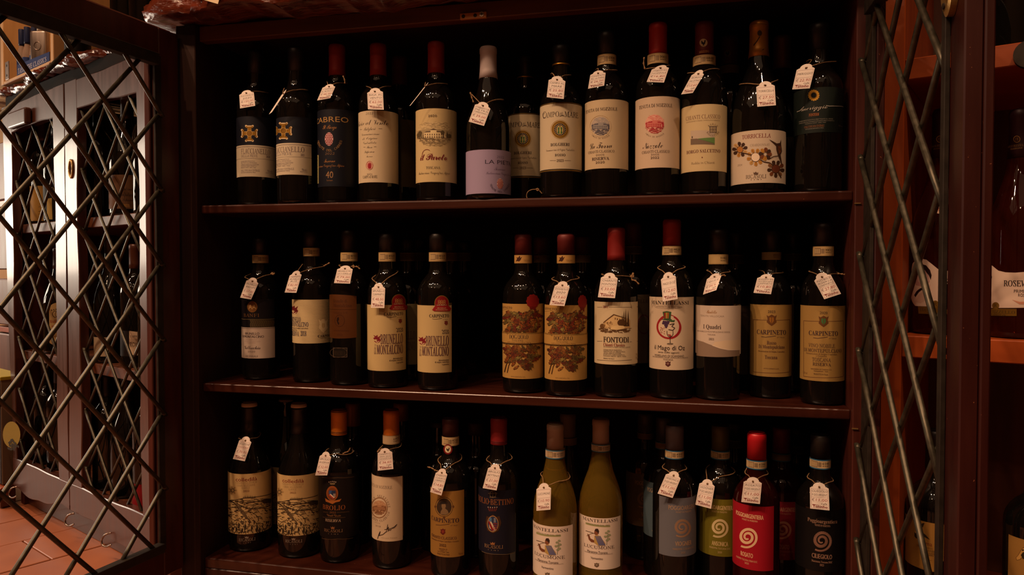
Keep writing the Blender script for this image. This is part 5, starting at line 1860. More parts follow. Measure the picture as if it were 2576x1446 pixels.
# ------------------------------------------------------------------ bottom shelf
def colledila(cx, Y, top, o, desc, dim=False):
    b = Bottle('A3', cx, S3, Y, 'sloped', top, desc, G3, r=.0405)
    z = b.z(o[2])
    b.capsule(0, 'c9b6a2', .6, 0, z=z)
    b.capsule_black = b.collar('capsule_sleeve', b.H * .80, z, noisy('capsule_black', '151114', '191418', nscale=40, rough=.4, bump=.05), .0006)
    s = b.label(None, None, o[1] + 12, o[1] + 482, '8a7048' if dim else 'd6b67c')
    X = lambda x: o[0] + (x - 250)
    Y_ = lambda y: o[1] + (y - 645)
    s.text('colledilà', X(164), X(330), Y_(700), 30, 's', '6a1e1a')
    s.text('colledilà', X(165), X(331), Y_(700), 30, 's', '6a1e1a')
    for t, a0, a1, y, h, st, c in (('CHIANTI CLASSICO', 166, 328, 727, 14, 'r', '7a6244'), ('GRAN SELEZIONE', 176, 316, 748, 14, 'r', '7a6244'), ('GAIOLE', 212, 274, 767, 14, 'r', '7a6244'), ('2022', 222, 270, 791, 14, 'b', '6a3a2a')):
        s.text(t, X(a0), X(a1), Y_(y), h, st, c)
    K = '2c241c'
    for i in range(7):
        a = i * .9
        petal(s, X(140) + 6 * math.cos(a), Y_(785) + 6 * math.sin(a), a, 30, 18, 'a88a5a', K)
    s.ring(X(142), Y_(785), 14, 14, 3, K, 12)
    # engraved hills: outlines first, then hatching
    s.line([(X(118), Y_(872)), (X(160), Y_(860)), (X(230), Y_(845)), (X(300), Y_(838)), (X(360), Y_(830)), (X(440), Y_(808))], 4, K)
    s.line([(X(118), Y_(862)), (X(150), Y_(880)), (X(190), Y_(915)), (X(230), Y_(970)), (X(275), Y_(1022))], 9, K)
    s.poly([(X(150), Y_(878)), (X(200), Y_(912)), (X(240), Y_(962)), (X(275), Y_(1025)), (X(225), Y_(985)), (X(180), Y_(925))], '5e4c34')
    for i in range(14):
        xx = 222 + i * 7
        s.poly([(X(xx), Y_(846)), (X(xx + 2), Y_(830 - (i * 37 % 11))), (X(xx + 5), Y_(845))], K)
    s.line([(X(230), Y_(882)), (X(320), Y_(872)), (X(420), Y_(860))], 5, K)
    s.line([(X(200), Y_(905)), (X(300), Y_(930)), (X(430), Y_(900))], 4, K)
    s.poly([(X(360), Y_(862)), (X(400), Y_(848)), (X(440), Y_(850)), (X(440), Y_(880)), (X(380), Y_(885))], '3c3022')
    hill = lambda x, y: y > o[1] + 195 + (x - o[0]) * -.12
    s.strokes(150, (X(112), Y_(850), X(440), Y_(930)), 30, 2.6, K, (-.35, .25), 3, hill)
    s.strokes(190, (X(112), Y_(925), X(440), Y_(1118)), 30, 3, K, (-.6, .9), 4)
    s.strokes(110, (X(112), Y_(1020), X(440), Y_(1118)), 18, 4, K, (1.2, 1.9), 6)
    for bx_, by_ in ((190, 1050), (240, 1060), (290, 1070), (330, 1075), (350, 1085), (170, 1085), (215, 1090)):
        s.poly([(X(bx_ - 8), Y_(by_ + 30)), (X(bx_ - 5), Y_(by_ - 4)), (X(bx_), Y_(by_ - 14)), (X(bx_ + 5), Y_(by_ - 4)), (X(bx_ + 9), Y_(by_ + 30)), (X(bx_ + 2), Y_(by_ + 12)), (X(bx_ - 3), Y_(by_ + 30))], K)
    s.line([(X(338), Y_(990)), (X(340), Y_(1020))], 5, K)
    s.line([(X(322), Y_(992)), (X(358), Y_(986))], 5, K)
    s.build('paper_label', b.root)
    s = b.sheet(b.r + .0005)
    s.text('RICASOLI', X(188), X(318), Y_(1171), 22, 'r', '8a7a6c')
    s.text('1141', X(224), X(282), Y_(1194), 7, 's', '6a5c50')
    s.poly([(X(234), Y_(1146)), (X(243), Y_(1150)), (X(250), Y_(1144)), (X(257), Y_(1150)), (X(266), Y_(1146)), (X(262), Y_(1158)), (X(238), Y_(1158))], '8a7a6c')
    s.build('glass_print', b.root)
    return b


b3a = colledila(270, .078, 96, (250, 645, 139), 'tall bottle with engraved hill landscape label, leftmost on the bottom shelf')
b3b = colledila(657, .072, 103, (615, 658, 144), 'tall bottle with engraved hill landscape label, second on the bottom shelf, without a tag')
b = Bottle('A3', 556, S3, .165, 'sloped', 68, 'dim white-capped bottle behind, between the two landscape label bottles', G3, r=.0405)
b.capsule(0, '8a7a6a', .6, 0, z=b.z(97))  # landscape bottle's cap and paper, tones darkened as shade
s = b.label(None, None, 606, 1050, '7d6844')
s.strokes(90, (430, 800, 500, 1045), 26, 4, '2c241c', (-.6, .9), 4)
s.build('paper_label', b.root)


def crown(s, x, y, w_, h, c):
    s.poly([(x - w_ / 2, y - h / 2), (x - w_ / 4, y), (x, y - h / 2), (x + w_ / 4, y), (x + w_ / 2, y - h / 2), (x + w_ * .38, y + h / 2), (x - w_ * .38, y + h / 2)], c)


b = Bottle('A3', 970, S3, .065, 'bordeaux', 153, 'bottle with copper capsule and black label with painted coat of arms, bottom shelf', G3, r=.0362)
b3c = b
b.capsule(360, 'c4701a', .4, .3)
for y in (178, 335, 345):
    z = b.z(y)
    b.collar('capsule_line', z - .0006, z + .0006, flat('5e3410', .5), .0011)
s = b.label(None, None, 672, 1165, '17120f')
s.line([(838, 682), (960, 686), (1090, 678)], 3, '5a4630')
s.line([(838, 1158), (960, 1164), (1080, 1156)], 3, '5a4630')
for i in range(5):
    s.ell(893 + i * 13, 720 - (2 - abs(i - 2)) * 2, 4, 5, 'a8988a', 10)
s.poly([(898, 728), (942, 728), (936, 740), (904, 740)], '7a6a4c')
s.ell(918, 808, 46, 58, '8a4a20', 28)
s.ell(918, 812, 38, 46, '6b3a1c', 28)
s.poly([(892, 786), (944, 786), (944, 822), (918, 850), (892, 822)], '24304a')
s.poly([(892, 786), (918, 786), (900, 820), (892, 812)], '2c4a7a')
s.line([(894, 818), (928, 848)], 10, 'a03a28')
s.line([(902, 814), (934, 842)], 8, 'c9b8a0')
s.ell(902, 800, 10, 10, '36507a', 12)
for i in range(3):
    s.rect(926, 812 + i * 10, 944, 817 + i * 10, 'b0a090')
s.poly([(862, 845), (890, 862), (918, 866), (950, 862), (990, 850), (976, 872), (945, 878), (920, 892), (892, 880), (868, 872)], '9a5a26')
for t, a0, a1, y, h, st, c in (('BROLIO', 845, 1018, 922, 34, 'r', '8a4e26'), ('BROLIO', 846, 1019, 922, 34, 'r', '8a4e26'), ('2022', 897, 946, 957, 14, 'h', '8a5a34'), ('Chianti Classico', 876, 985, 980, 20, 'k', '9a6a3c'), ('RISERVA', 865, 985, 1022, 20, 'r', 'a8927a'), ('RISERVA', 866, 986, 1022, 20, 'r', 'a8927a'), ('RICASOLI', 857, 1000, 1102, 22, 'r', '8a6a4c'), ('1141', 888, 964, 1126, 8, 's', '6a5c50')):
    s.text(t, a0, a1, y, h, st, c)
s.line([(848, 952), (888, 956)], 2, '6a4e30')
s.line([(955, 956), (1050, 950)], 2, '6a4e30')
s.line([(845, 992), (930, 998), (1020, 994)], 2, '6a4e30')
crown(s, 922, 1076, 32, 20, '8a5a34')
s.build('paper_label', b.root)
b = Bottle('A3', 1080, S3, .15, 'bordeaux', 98, 'dim copper-capped bottle in the second row behind the painted arms bottle', G3)
b.capsule(290, '6b3c12', .4, .3)  # front capsule's copper, darkened to paint its shade

b = Bottle('B3', 324, S3, .062, 'bordeaux', 152, 'bottle with orange-brown capsule and white label carrying a signature, bottom shelf', G3, r=.0362)
b3d = b
b.capsule(365, 'ba641a', .4, .3)
b.strip(360, 428, 'AAJ 0095278', 'b39a78', emblem=False)
s = b.label(None, 412, 682, 1184, 'd9c2a2')
for t, a0, a1, y, h, st, c in (('TENUTA DI NOZZOLE', 118, 331, 757, 22, 'r', INK), ('DOCG', 196, 236, 1040, 8, 's', '7a6450'), ('2018', 200, 240, 1064, 13, 's', '6a5444'), ('Giovanni Folonari', 248, 370, 1158, 10, 'i', '8a7458')):
    s.text(t, a0, a1, y, h, st, c)
villa_disc(s, 230, 920, 56, 'b08a68', '9a7050', '7a5236')
s.ring(230, 920, 61, 78, 6, '8a6444', 34)
s.arc_text('GRAN SELEZIONE', 232, 925, 74, -72, 88, 17, 'r', '7a6450', ry=96)
s.arc_text('CHIANTI CLASSICO', 232, 925, 74, 255, 105, 17, 'r', '7a6450', ry=96)
s.line([(218, 1162), (226, 1130), (238, 1104), (234, 1125), (228, 1138), (260, 1128), (282, 1108), (290, 1106)], 4, '241c1c')
s.line([(285, 1110), (292, 1070), (296, 1050), (290, 1090), (302, 1068), (298, 1098)], 3, '241c1c')
s.line([(270, 1090), (320, 1082), (345, 1070), (368, 1048), (350, 1072), (330, 1082)], 3.5, '241c1c')
s.line([(295, 1105), (308, 1090), (312, 1098), (325, 1086)], 3.5, '241c1c')
s.build('paper_label', b.root)
b = Bottle('B3', 398, S3, .15, 'bordeaux', 98, 'dim orange-capped bottle in the second row behind the signature label', G3)
b.capsule(250, '6b3c12', .4, .3)  # capsule orange lowered in tone, standing for shade

b = Bottle('B3', 786, S3, .05, 'bordeaux', 218, 'bottle with rooster neck seal and golden label of an oval portrait, bottom shelf', G3, r=.0362)
b3e = b
b.capsule(368, '3d1613', .5)
b.strip(372, 440, 'PF27 0128', 'b39a70')
s = b.sheet(.0172)
s.ell(766, 465, 35, 40, '6b1216', 26)
s.ell(766, 465, 24, 28, 'cbb894', 24)
rooster(s, 766, 467, 22, None, '14100e')
s.arc_text('GALLO', 766, 465, 30, -50, 50, 9, 's', 'c9b894')
s.build('neck_seal', b.root)
s = b.label(None, 892, 792, 1308, 'ab7f3e')
s.ell(736, 914, 70, 78, '5a4228', 34)
s.ring(736, 914, 62, 70, 4, 'a8803e', 34)
s.ell(736, 914, 56, 64, '3a2c20', 32)
s.poly([(706, 972), (710, 948), (722, 930), (716, 914), (716, 896), (730, 884), (746, 890), (750, 910), (744, 926), (762, 940), (772, 964), (750, 976)], '7a6244')
s.poly([(694, 896), (712, 872), (740, 868), (766, 886), (752, 892), (716, 892)], '241c18')
s.ell(736, 996, 10, 10, '5a3a20', 12)
s.ell(806, 912, 9, 10, '5a3a20', 12)
s.ell(668, 912, 8, 10, '5a3a20', 12)
carpineto(s, 640, 852, 1022, 32, '33222a')
crest(s, 727, 1108, 40, 50, '5e201e', '8a3a2c')
for t, a0, a1, y, h, st, c in (('CHIANTI CLASSICO', 640, 832, 1158, 20, 'r', '5a3a28'), ('CHIANTI CLASSICO', 641, 833, 1158, 20, 'r', '5a3a28'), ('Denominazione di Origine Controllata e Garantita', 640, 850, 1184, 9, 'b', '5a3a28'), ('2022', 700, 752, 1214, 18, 'b', '4a2c22'), ('Imbottigliato da', 696, 760, 1242, 8, 'b', '5a3a28'), ('Carpineto s.r.l.', 700, 756, 1254, 8, 'b', '5a3a28'), ('Greve in Chianti - Italia', 686, 774, 1266, 8, 'b', '5a3a28'), ('PRODOTTO IN ITALIA', 684, 778, 1284, 12, 's', '4a2c22'), ('750 ml', 846, 880, 1277, 12, 'b', '7a5426')):
    s.text(t, a0, a1, y, h, st, c)
s.build('paper_label', b.root)
b = Bottle('B3', 690, S3, .16, 'bordeaux', 245, 'dim dark-capped bottle in the second row left of the portrait label', G3)
b.capsule(300, '2c100e', .5)  # reddish capsule with shade mixed into its colour
b = Bottle('B3', 985, S3, .15, 'bordeaux', 250, 'dim red-capped bottle in the second row between portrait and navy labels', G3)
b.capsule(360, '35110f', .5)  # red capsule painted dark for the shade it stands in

b = Bottle('B3', 1163, S3, .058, 'bordeaux', 213, 'bottle with red capsule and navy label with painted shield, bottom shelf', G3, r=.0362)
b3f = b
b.capsule(436, '7a1518', .5)
for y in (410, 420):
    z = b.z(y)
    b.collar('capsule_line', z - .0005, z + .0005, flat('4a0c0e', .5), .0011)
s = b.label(None, 1290, 788, 1285, '181826')
s.line([(1030, 1260), (1150, 1284), (1288, 1270)], 3, '6a5a44')
s.text('BROLIO·BETTINO', 968, 1275, 878, 42, 'r', '7d4a28')
s.text('BROLIO·BETTINO', 970, 1277, 878, 42, 'r', '7d4a28')
s.ring(1116, 815, 24, 26, 3, '6b5a40', 20)
s.line([(1116, 785), (1116, 845)], 3, '6b5a40')
s.line([(1080, 808), (1152, 808)], 3, '6b5a40')
s.line([(1090, 838), (1142, 838)], 4, '6b5a40')
for i in range(5):
    s.ell(1080 + i * 17, 916 + (2 - abs(i - 2)) * 1.5, 4, 4, 'a8988a', 10)
    s.line([(1082 + i * 16, 922), (1092 + i * 11, 948)], 5, '6b2a1c')
s.poly([(1068, 985), (1090, 992), (1116, 972), (1142, 992), (1168, 985), (1182, 1040), (1160, 1100), (1118, 1120), (1074, 1098), (1060, 1040)], '3a2416')
s.ell(1116, 1046, 44, 64, '9a7040', 30)
s.ell(1116, 1046, 39, 58, '24304a', 30)
s.poly([(1084, 1022), (1096, 1012), (1140, 1090), (1118, 1102), (1090, 1078)], 'b8a890')
s.poly([(1080, 1030), (1090, 1022), (1126, 1098), (1108, 1100)], '7a1a1c')
s.ell(1098, 1012, 10, 18, '46688a', 12)
for i in range(4):
    s.rect(1118, 1040 + i * 14, 1150, 1047 + i * 14, '7a2420')
s.rect(1124, 1000, 1140, 1036, '6a6a72')
crown(s, 1115, 1198, 38, 22, '8a5a34')
s.text('RICASOLI', 1052, 1196, 1226, 26, 'r', '8a6a4c')
s.text('1141', 1080, 1160, 1252, 8, 's', '6a5a48')
s.build('paper_label', b.root)

WINE = clear_wine('white_wine_glass', (.62, .38, .05, 1), .90)


def lucumone(cx, Y, top, cb, st, ly0, ly1, lx0, lx1, dx, dy, desc):
    b = Bottle('C3', cx, S3, Y, 'burgundy', top, desc, G3, r=.0388, glass=WINE)
    b.capsule(cb, 'a58d7c', .5, .1)
    b.strip(st[0], st[1], 'AE YEDSCI', 'b39c80', edge='2c5a70')
    s = b.label(lx0, lx1, ly0, ly1, 'ead8c6')
    X = lambda x: x + dx
    Y_ = lambda y: y + dy
    s.text('MANTELLASSI', X(170), X(452), Y_(1085), 26, 'b', '4a3a34')
    s.poly([(X(192), Y_(1092)), (X(392), Y_(1118)), (X(392), Y_(1132)), (X(192), Y_(1108))], '8a8a5c')
    s.text('VITICOLTORI DAL 1860', X(200), X(386), Y_(1117), 12, 's', '4a4a34')
    # flute player
    SK, HR = '7a4a30', '33221c'
    s.ell(X(280), Y_(1178), 18, 22, SK, 18)
    s.poly([(X(262), Y_(1168)), (X(272), Y_(1146)), (X(292), Y_(1146)), (X(302), Y_(1165)), (X(298), Y_(1190)), (X(288), Y_(1175)), (X(270), Y_(1164))], HR)
    s.poly([(X(205), Y_(1185)), (X(222), Y_(1195)), (X(232), Y_(1225)), (X(262), Y_(1240)), (X(268), Y_(1260)), (X(238), Y_(1256)), (X(218), Y_(1235))], '6a3e28')
    s.line([(X(192), Y_(1162)), (X(232), Y_(1174)), (X(264), Y_(1186))], 5, '4a3a2a')
    s.line([(X(200), Y_(1205)), (X(232), Y_(1188)), (X(264), Y_(1182))], 4, '5a4a34')
    s.poly([(X(262), Y_(1205)), (X(288), Y_(1195)), (X(310), Y_(1210)), (X(352), Y_(1262)), (X(350), Y_(1284)), (X(300), Y_(1288)), (X(262), Y_(1262))], 'a88a4c')
    for k in range(4):
        s.poly([(X(268 + k * 12), Y_(1206)), (X(276 + k * 12), Y_(1204)), (X(312 + k * 14), Y_(1280)), (X(300 + k * 14), Y_(1286))], '5a5a78')
    for i, (q, w_) in enumerate(((360, 1180), (378, 1166), (372, 1205), (352, 1210), (385, 1196), (366, 1240), (380, 1228))):
        s.ell(X(q), Y_(w_), 12, 9, '8a8f70', 12)
    s.line([(X(362), Y_(1278)), (X(366), Y_(1235)), (X(374), Y_(1180))], 4, '7a7f62')
    for t, a0, a1, y, h, st_, c in (('LUCUMONE', 180, 424, 1300, 24, 'r', '4a3a34'), ('Maremma Toscana', 206, 370, 1338, 20, 's', '3a2a28'), ('DENOMINAZIONE DI ORIGINE CONTROLLATA', 184, 412, 1352, 8, 's', '7a6a60'), ('Vermentino', 234, 332, 1388, 20, 's', '3a2a28')):
        s.text(t, X(a0), X(a1), Y_(y), h, st_, c)
    crest(s, X(282), Y_(1442), 40, 36, '5a4634', '8a7a6a')
    s.build('paper_label', b.root)
    return b


b3g = lucumone(346, .062, 208, 428, (430, 500), 1052, 1475, None, 488, 0, 0, 'clear bottle of pale yellow wine with flute player label, the one with a tag')
b3h = lucumone(718, .085, 168, 382, (384, 446), 984, 1402, 543, 876, 402, -78, 'clear bottle of pale yellow wine with flute player label, the one without a tag')
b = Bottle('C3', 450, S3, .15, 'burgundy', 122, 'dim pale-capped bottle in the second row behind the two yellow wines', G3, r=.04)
b.capsule(330, '6a5a50', .5, .1)  # pale capsule and its band darkened as painted shade
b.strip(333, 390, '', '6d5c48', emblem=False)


def spiral(s, x, y, r, cols, turns=2.3, seed=2, tilt=.0):
    """brushed spiral: several offset strokes"""
    for k, (c, off, wd) in enumerate(cols):
        pts = []
        n = 60
        for i in range(n + 1):
            f = i / n
            a = -f * turns * 6.283 + 2.2
            q = r * (.96 - .80 * f ** .8) + off * r
            pts.append((x + q * math.cos(a) * (1 - tilt), y + q * math.sin(a)))
        m = len(pts)
        qd = []
        for i in range(m - 1):
            (x0, y0), (x1, y1) = pts[i], pts[i + 1]
            L = math.hypot(x1 - x0, y1 - y0) + 1e-6
            w0 = wd * r * (.25 + .75 * math.sin(math.pi * min(1, i / (m - 1) * .9 + .1)) ** .6)
            w1 = wd * r * (.25 + .75 * math.sin(math.pi * min(1, (i + 1) / (m - 1) * .9 + .1)) ** .6)
            nx, ny = -(y1 - y0) / L / 2, (x1 - x0) / L / 2
            qd.append(((x0 + nx * w0, y0 + ny * w0), (x1 + nx * w1, y1 + ny * w1), (x1 - nx * w1, y1 - ny * w1), (x0 - nx * w0, y0 - ny * w0)))
        s.quads(qd, c)


def poggio(cx, Y, top, cb, st, cap, lab, x0, x1, y0, y1, tx, ink, sp, name, doc, yr, desc, r=.0362, glass=None, edge='2c5a78', dim=False, crop='D3', sty='s', dy=0):
    """bottle with a spiral on its label. tx: (x0, x1, y) of the first line"""
    b = Bottle(crop, cx, S3, Y, 'bordeaux', top, desc, G3, r=r, glass=glass)
    b.capsule(cb, cap, .42, .1)
    b.strip(st[0], st[1], '' if dim else 'AH 28 DOC', '6d583c' if dim else 'b59c74', edge=edge, emblem=not dim)  # dim: the darker band colour stands for shade
    s = b.label(x0, x1, y0, y1, lab)
    a0, a1, y = tx
    h = 38 if sty == 's' else 30
    s.text('POGGIOARGENTIERA' if sty == 's' else 'Poggioargentiera', a0, a1, y, h, sty, ink)
    if sty == 's':
        s.text('POGGIOARGENTIERA', a0 + 2, a1 + 2, y, h, sty, ink)
    m_ = (a0 + a1) / 2
    s.text('VIGNETI IN MAREMMA', m_ - 66, m_ + 68, y + 36, 16, sty, ink)
    spiral(s, sp[0], sp[1], sp[2], [(ink, 0, .25), (sp[3], .06, .05), (sp[3], -.07, .05), (sp[3], .0, .02)], 2.2)
    n_ = len(name) * 8.6
    s.text(name, m_ + tx[3] - n_, m_ + tx[3] + n_, y + tx[4], 40, 's', ink)
    s.text(name, m_ + tx[3] - n_ + 2, m_ + tx[3] + n_ + 2, y + tx[4], 40, 's', ink)
    s.text(doc, m_ + tx[3] - 88, m_ + tx[3] + 90, y + tx[5], 17, sty, ink)
    s.text(yr, m_ + tx[3] - 18, m_ + tx[3] + 18, y + tx[6], 17, sty, ink)
    s.build('paper_label', b.root)
    return b if True else None


def tl(a0, a1, y, ox=0, dn=300, dd=348, dyr=376):
    return _T((a0, a1, y), (ox, dn, dd, dyr))


class _T(tuple):
    def __new__(c, a, b):
        o = tuple.__new__(c, a)
        o.full = tuple(a) + tuple(b)
        return o

    def __getitem__(s, i):
        return s.full[i]


BRZ, BRZ2 = '9a7252', '6e4c38'
b3i = poggio(398, .06, 158, 385, (388, 460), '5a5862', '6a6b74', 265, None, 790, 1290, tl(344, 600, 872, -2, 305, 352, 382), '93785f', (460, 1040, 88, '7a5a46'), 'VIOGNIER', 'MAREMMA TOSCANA DOC', '2025', 'grey-blue labelled bottle with a brushed spiral, in the front row')
b3j = poggio(790, .088, 162, 390, (392, 465), '4a4418', '726a1c', None, None, 802, 1290, tl(652, 905, 872, 5, 308, 348, 380), 'b09a6a', (778, 1040, 90, 'c9bd93'), 'ANSONICA', 'MAREMMA TOSCANA DOC', '2025', 'olive green labelled bottle with a brushed spiral, in the front row')
ROSE = clear_wine('rose_wine_glass', (.09, .006, .004, 1), .85)
b3k = poggio(1100, .034, 228, 470, (472, 548), 'b3121c', 'a81426', None, 1243, 862, 1412, tl(922, 1155, 945, -25, 328, 375, 400), 'c9a07c', (1020, 1122, 98, 'd8c39a'), 'ROSATO', 'MAREMMA TOSCANA SYRAH DOC', '2025', 'bright red labelled bottle of rose wine with spiral, in the front row', glass=ROSE)
b3l = poggio(1312, .145, 182, 410, (414, 480), '64101a', '7c1220', None, None, 822, 1318, tl(1200, 1448, 888, 0, 318, 358, 385), '8f5a48', (1320, 1056, 86, '9a6450'), 'ROSATO', 'MAREMMA TOSCANA SYRAH DOC', '2025', 'red labelled bottle of rose wine in the second row', glass=ROSE, dim=True)  # front red bottle's colours, darkened to paint shade
b3m = poggio(1643, .04, 240, 462, (464, 546), '1a1614', '0d0a0a', None, None, 900, 1420, tl(1533, 1786, 990, -5, 298, 345, 372), '8a6a58', (1653, 1152, 98, '5e3a30'), 'CILIEGIOLO', 'Maremma Toscana DOC', '2023', 'black labelled bottle with a brushed spiral, rightmost on the bottom shelf', sty='b')
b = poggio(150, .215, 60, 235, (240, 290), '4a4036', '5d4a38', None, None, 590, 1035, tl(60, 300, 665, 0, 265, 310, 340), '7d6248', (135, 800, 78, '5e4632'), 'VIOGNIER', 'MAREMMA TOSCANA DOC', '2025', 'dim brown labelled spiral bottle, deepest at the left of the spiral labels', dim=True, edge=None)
b = poggio(310, .135, 90, 312, (318, 378), '34323c', '4c5c64', None, None, 672, 1140, tl(165, 420, 738, 0, 300, 345, 372), '8a7a66', (298, 920, 86, '6e5c4c'), 'VIOGNIER', 'MAREMMA TOSCANA DOC', '2025', 'blue-grey labelled spiral bottle half hidden in the second row', dim=True)  # grey-blue front colours copied in darker, shaded tones
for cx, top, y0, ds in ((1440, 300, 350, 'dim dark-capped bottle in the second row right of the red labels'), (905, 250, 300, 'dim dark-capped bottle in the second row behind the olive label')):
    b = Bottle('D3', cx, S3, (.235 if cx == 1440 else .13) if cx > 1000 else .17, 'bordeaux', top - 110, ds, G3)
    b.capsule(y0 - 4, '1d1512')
    b.strip(y0, y0 + 66, '', '3d2c1e', emblem=False)  # band paper toned down, its shade painted in

price_tag('A3', YT(b3a), [(193, 392), (288, 407), (236, 558), (143, 540)], ['SELEZIONE', "COLLEDILA'"], '70,00', PT + 'reading €70,00 on the leftmost landscape label bottle', b3a, (196, 374), (338, 372), inkl=('3b3034', 'a32a2c'))
price_tag('A3', YT(b3c), [(822, 513), (910, 522), (878, 668), (785, 668)], ['BROLIO', 'RISERVA'], '32,00', PT + 'reading €32,00 beside the copper capsule bottle', b3c, None, (1020, 495), extra=[(1000, 500), (1020, 490), (1045, 480), (1058, 455)])
price_tag('B3', YT(b3d), [(218, 492), (330, 482), (340, 618), (218, 632)], ['CHIANTI CL.', 'GRAN SELEZ.', 'NOZZOLE'], '36,60', PT + 'reading €36,60 above the signature label', b3d, (218, 476), (390, 446), extra=[(215, 490), (232, 470), (255, 460), (240, 480), (285, 478), (300, 495)])
price_tag('B3', YT(b3e), [(672, 645), (762, 658), (715, 825), (627, 797)], ['CHIANTI', 'CLASSICO', 'CARPINETO'], '14,80', PT + 'reading €14,80 on the portrait label bottle', b3e, (716, 540), (864, 545), extra=[(690, 635), (665, 628), (640, 612), (606, 602)])
price_tag('B3', YT(b3f), [(1080, 608), (1184, 622), (1145, 785), (1037, 767)], ['BROLIO', 'BETTINO'], '21,00', PT + 'reading €21,00 on the navy shield label bottle', b3f, (1086, 540), (1266, 536))
price_tag('C3', YT(b3g), [(193, 742), (312, 732), (307, 912), (193, 922)], ['LUCUMONE'], '10,90', PT + 'reading €10,90 on the left yellow wine bottle', b3g, None, (448, 656))
price_tag('D3', YT(b3i), [(325, 582), (450, 618), (380, 788), (252, 750)], ['ANSONICA', 'P.GIO ARGENT.'], '11,00', PT + 'reading €11,00 on the grey-blue spiral bottle', b3i, (312, 528), (488, 540))
price_tag('D3', YT(b3j), [(610, 660), (741, 684), (708, 880), (575, 845)], ['VIOGNIER', 'P.GIO ARGENT.'], '11,00', PT + 'reading €11,00 overlapping the olive green label', b3j, (668, 545), (862, 562))
price_tag('D3', YT(b3k), [(988, 645), (1142, 658), (1125, 840), (967, 822)], ['ROSATO', 'P.GIO ARGENT.'], '11,00', PT + 'reading €11,00 above the bright red label', b3k, (1020, 580), (1183, 582))
price_tag('D3', YT(b3m), [(1552, 694), (1712, 704), (1720, 895), (1555, 878)], ['CILIEGIOLO', 'P.GIO ARGENT.'], '11,00', PT + 'reading €11,00 on the black spiral label bottle', b3m, (1556, 620), (1744, 640))
# ------------------------------------------------------------------ inside the left-hand cabinet
def nb(x, y, off, zs, top, kind, desc, group, r=.0357, fr=(A0, M3, E3), name='wine_bottle', H=None, glass=None):
    p = at_plane(x, y, fr[0] + fr[1] * off, fr[1])
    return Bottle('X', x, zs + .0003, 0, kind, top, desc, group, r=r, H=H, xy=(float(p[0]), float(p[1])), name=name, glass=glass)


GL = 'bottles inside the lattice cabinet on the left'
b = nb(112, 500, .045, .832, 400, 'bordeaux', 'bottle with yellowed label behind the left lattice, upper shelf', GL, H=.305)
b.capsule(0, '3a1a14', z=b.H * .8)
s = b.label(None, None, 468, 556, 'b58c44')
s.strokes(26, (98, 510, 128, 550), 8, 1.2, '5a4020')
s.build('paper_label', b.root)
b = nb(146, 500, .045, .832, 395, 'bordeaux', 'bottle with black oval label behind the left lattice, upper shelf', GL, H=.31)
b.capsule(0, '1a1414', z=b.H * .8)
s = b.label(None, None, 455, 552, '17120f')
s.ring(146, 478, 20, 26, 1.6, '5a5048', 24)
s.text('MASI', 127, 142, 475, 8, 'r', 'c9b898')
s.poly([(118, 500), (130, 498), (132, 552), (118, 552)], 'b59a58')
s.build('paper_label', b.root)
b = nb(150, 800, .046, .462, 700, 'burgundy', 'bottle with arched cream label behind the left lattice, middle shelf', GL, r=.041, H=.30)
b.capsule(0, '2a1614', z=b.H * .8)
s = b.label(124, 166, 772, 862, 'c9a972', bulge=.012)
s.ring(139, 790, 7, 8, 1.6, '4a3624', 14)
s.ring(146, 790, 7, 8, 1.6, '4a3624', 14)
for k in range(5):
    s.ell(130 + k * 5.5, 780 - (2 - abs(k - 2)), 1.6, 2, '4a3624', 8)
for t, a0, a1, y, h, c in (('BAROLO', 126, 160, 808, 7, '8a2a20'), ('dolcetto', 130, 156, 820, 4, '8a2a20'), ('NEBBIOLO', 126, 164, 833, 7, '3a2a20'), ('DOCG', 134, 154, 846, 4, '5a4030')):
    s.text(t, a0, a1, y, h, 'b', c)
s.build('paper_label', b.root)
b = nb(118, 1080, .045, .128, 990, 'bordeaux', 'bottle with small neck label low behind the left lattice', GL, H=.305)
b.capsule(0, '221512', z=b.H * .84)
s = b.sheet(.018)
s.poly([(106, 1038), (112, 1027), (119, 1030), (117, 1066), (105, 1068)], 'b08a58')
s.strokes(8, (107, 1034, 117, 1062), 6, 1, '6a3a20')
s.build('neck_label', b.root)
b = nb(152, 1080, .045, .128, 1000, 'bordeaux', 'dark bottle low behind the left lattice, beside the cabinet middle', GL, H=.30)
b.capsule(0, '1c1412', z=b.H * .82)

b = nb(322, 480, .047, .832, 360, 'burgundy', 'bottle with grey-brown script label behind the right lattice, upper shelf', GL, r=.042, H=.30)
b.capsule(0, '2c1a14', z=b.H * .8)
s = b.label(None, None, 440, 525, '6d4a30')
for t, a0, a1, y, h, st, c in (('Cantina', 302, 332, 474, 9, 'c', '33221a'), ('Valpolicella', 302, 342, 488, 11, 'c', '33221a'), ('Superiore', 308, 336, 502, 7, 'c', '33221a'), ('2021', 308, 326, 517, 6, 'b', 'a87a3c')):
    s.text(t, a0, a1, y, h, st, c)
s.build('paper_label', b.root)
b = nb(376, 480, .045, .832, 350, 'bordeaux', 'bottle with yellow crest label behind the right lattice, upper shelf', GL, H=.305)
b.capsule(0, '2c1a14', z=b.H * .8)
s = b.label(362, None, 430, 526, 'b5853a')
s.ring(374, 502, 7, 9, 1.6, '6a4a1c', 12)
s.text('Rosso', 364, 386, 480, 7, 'c', '6a4a1c')
s.build('paper_label', b.root)
b = nb(252, 480, .045, .832, 380, 'bordeaux', 'unlabelled dark bottle behind the right lattice, upper shelf', GL, H=.30)
b.capsule(0, '161214', z=b.H * .8)
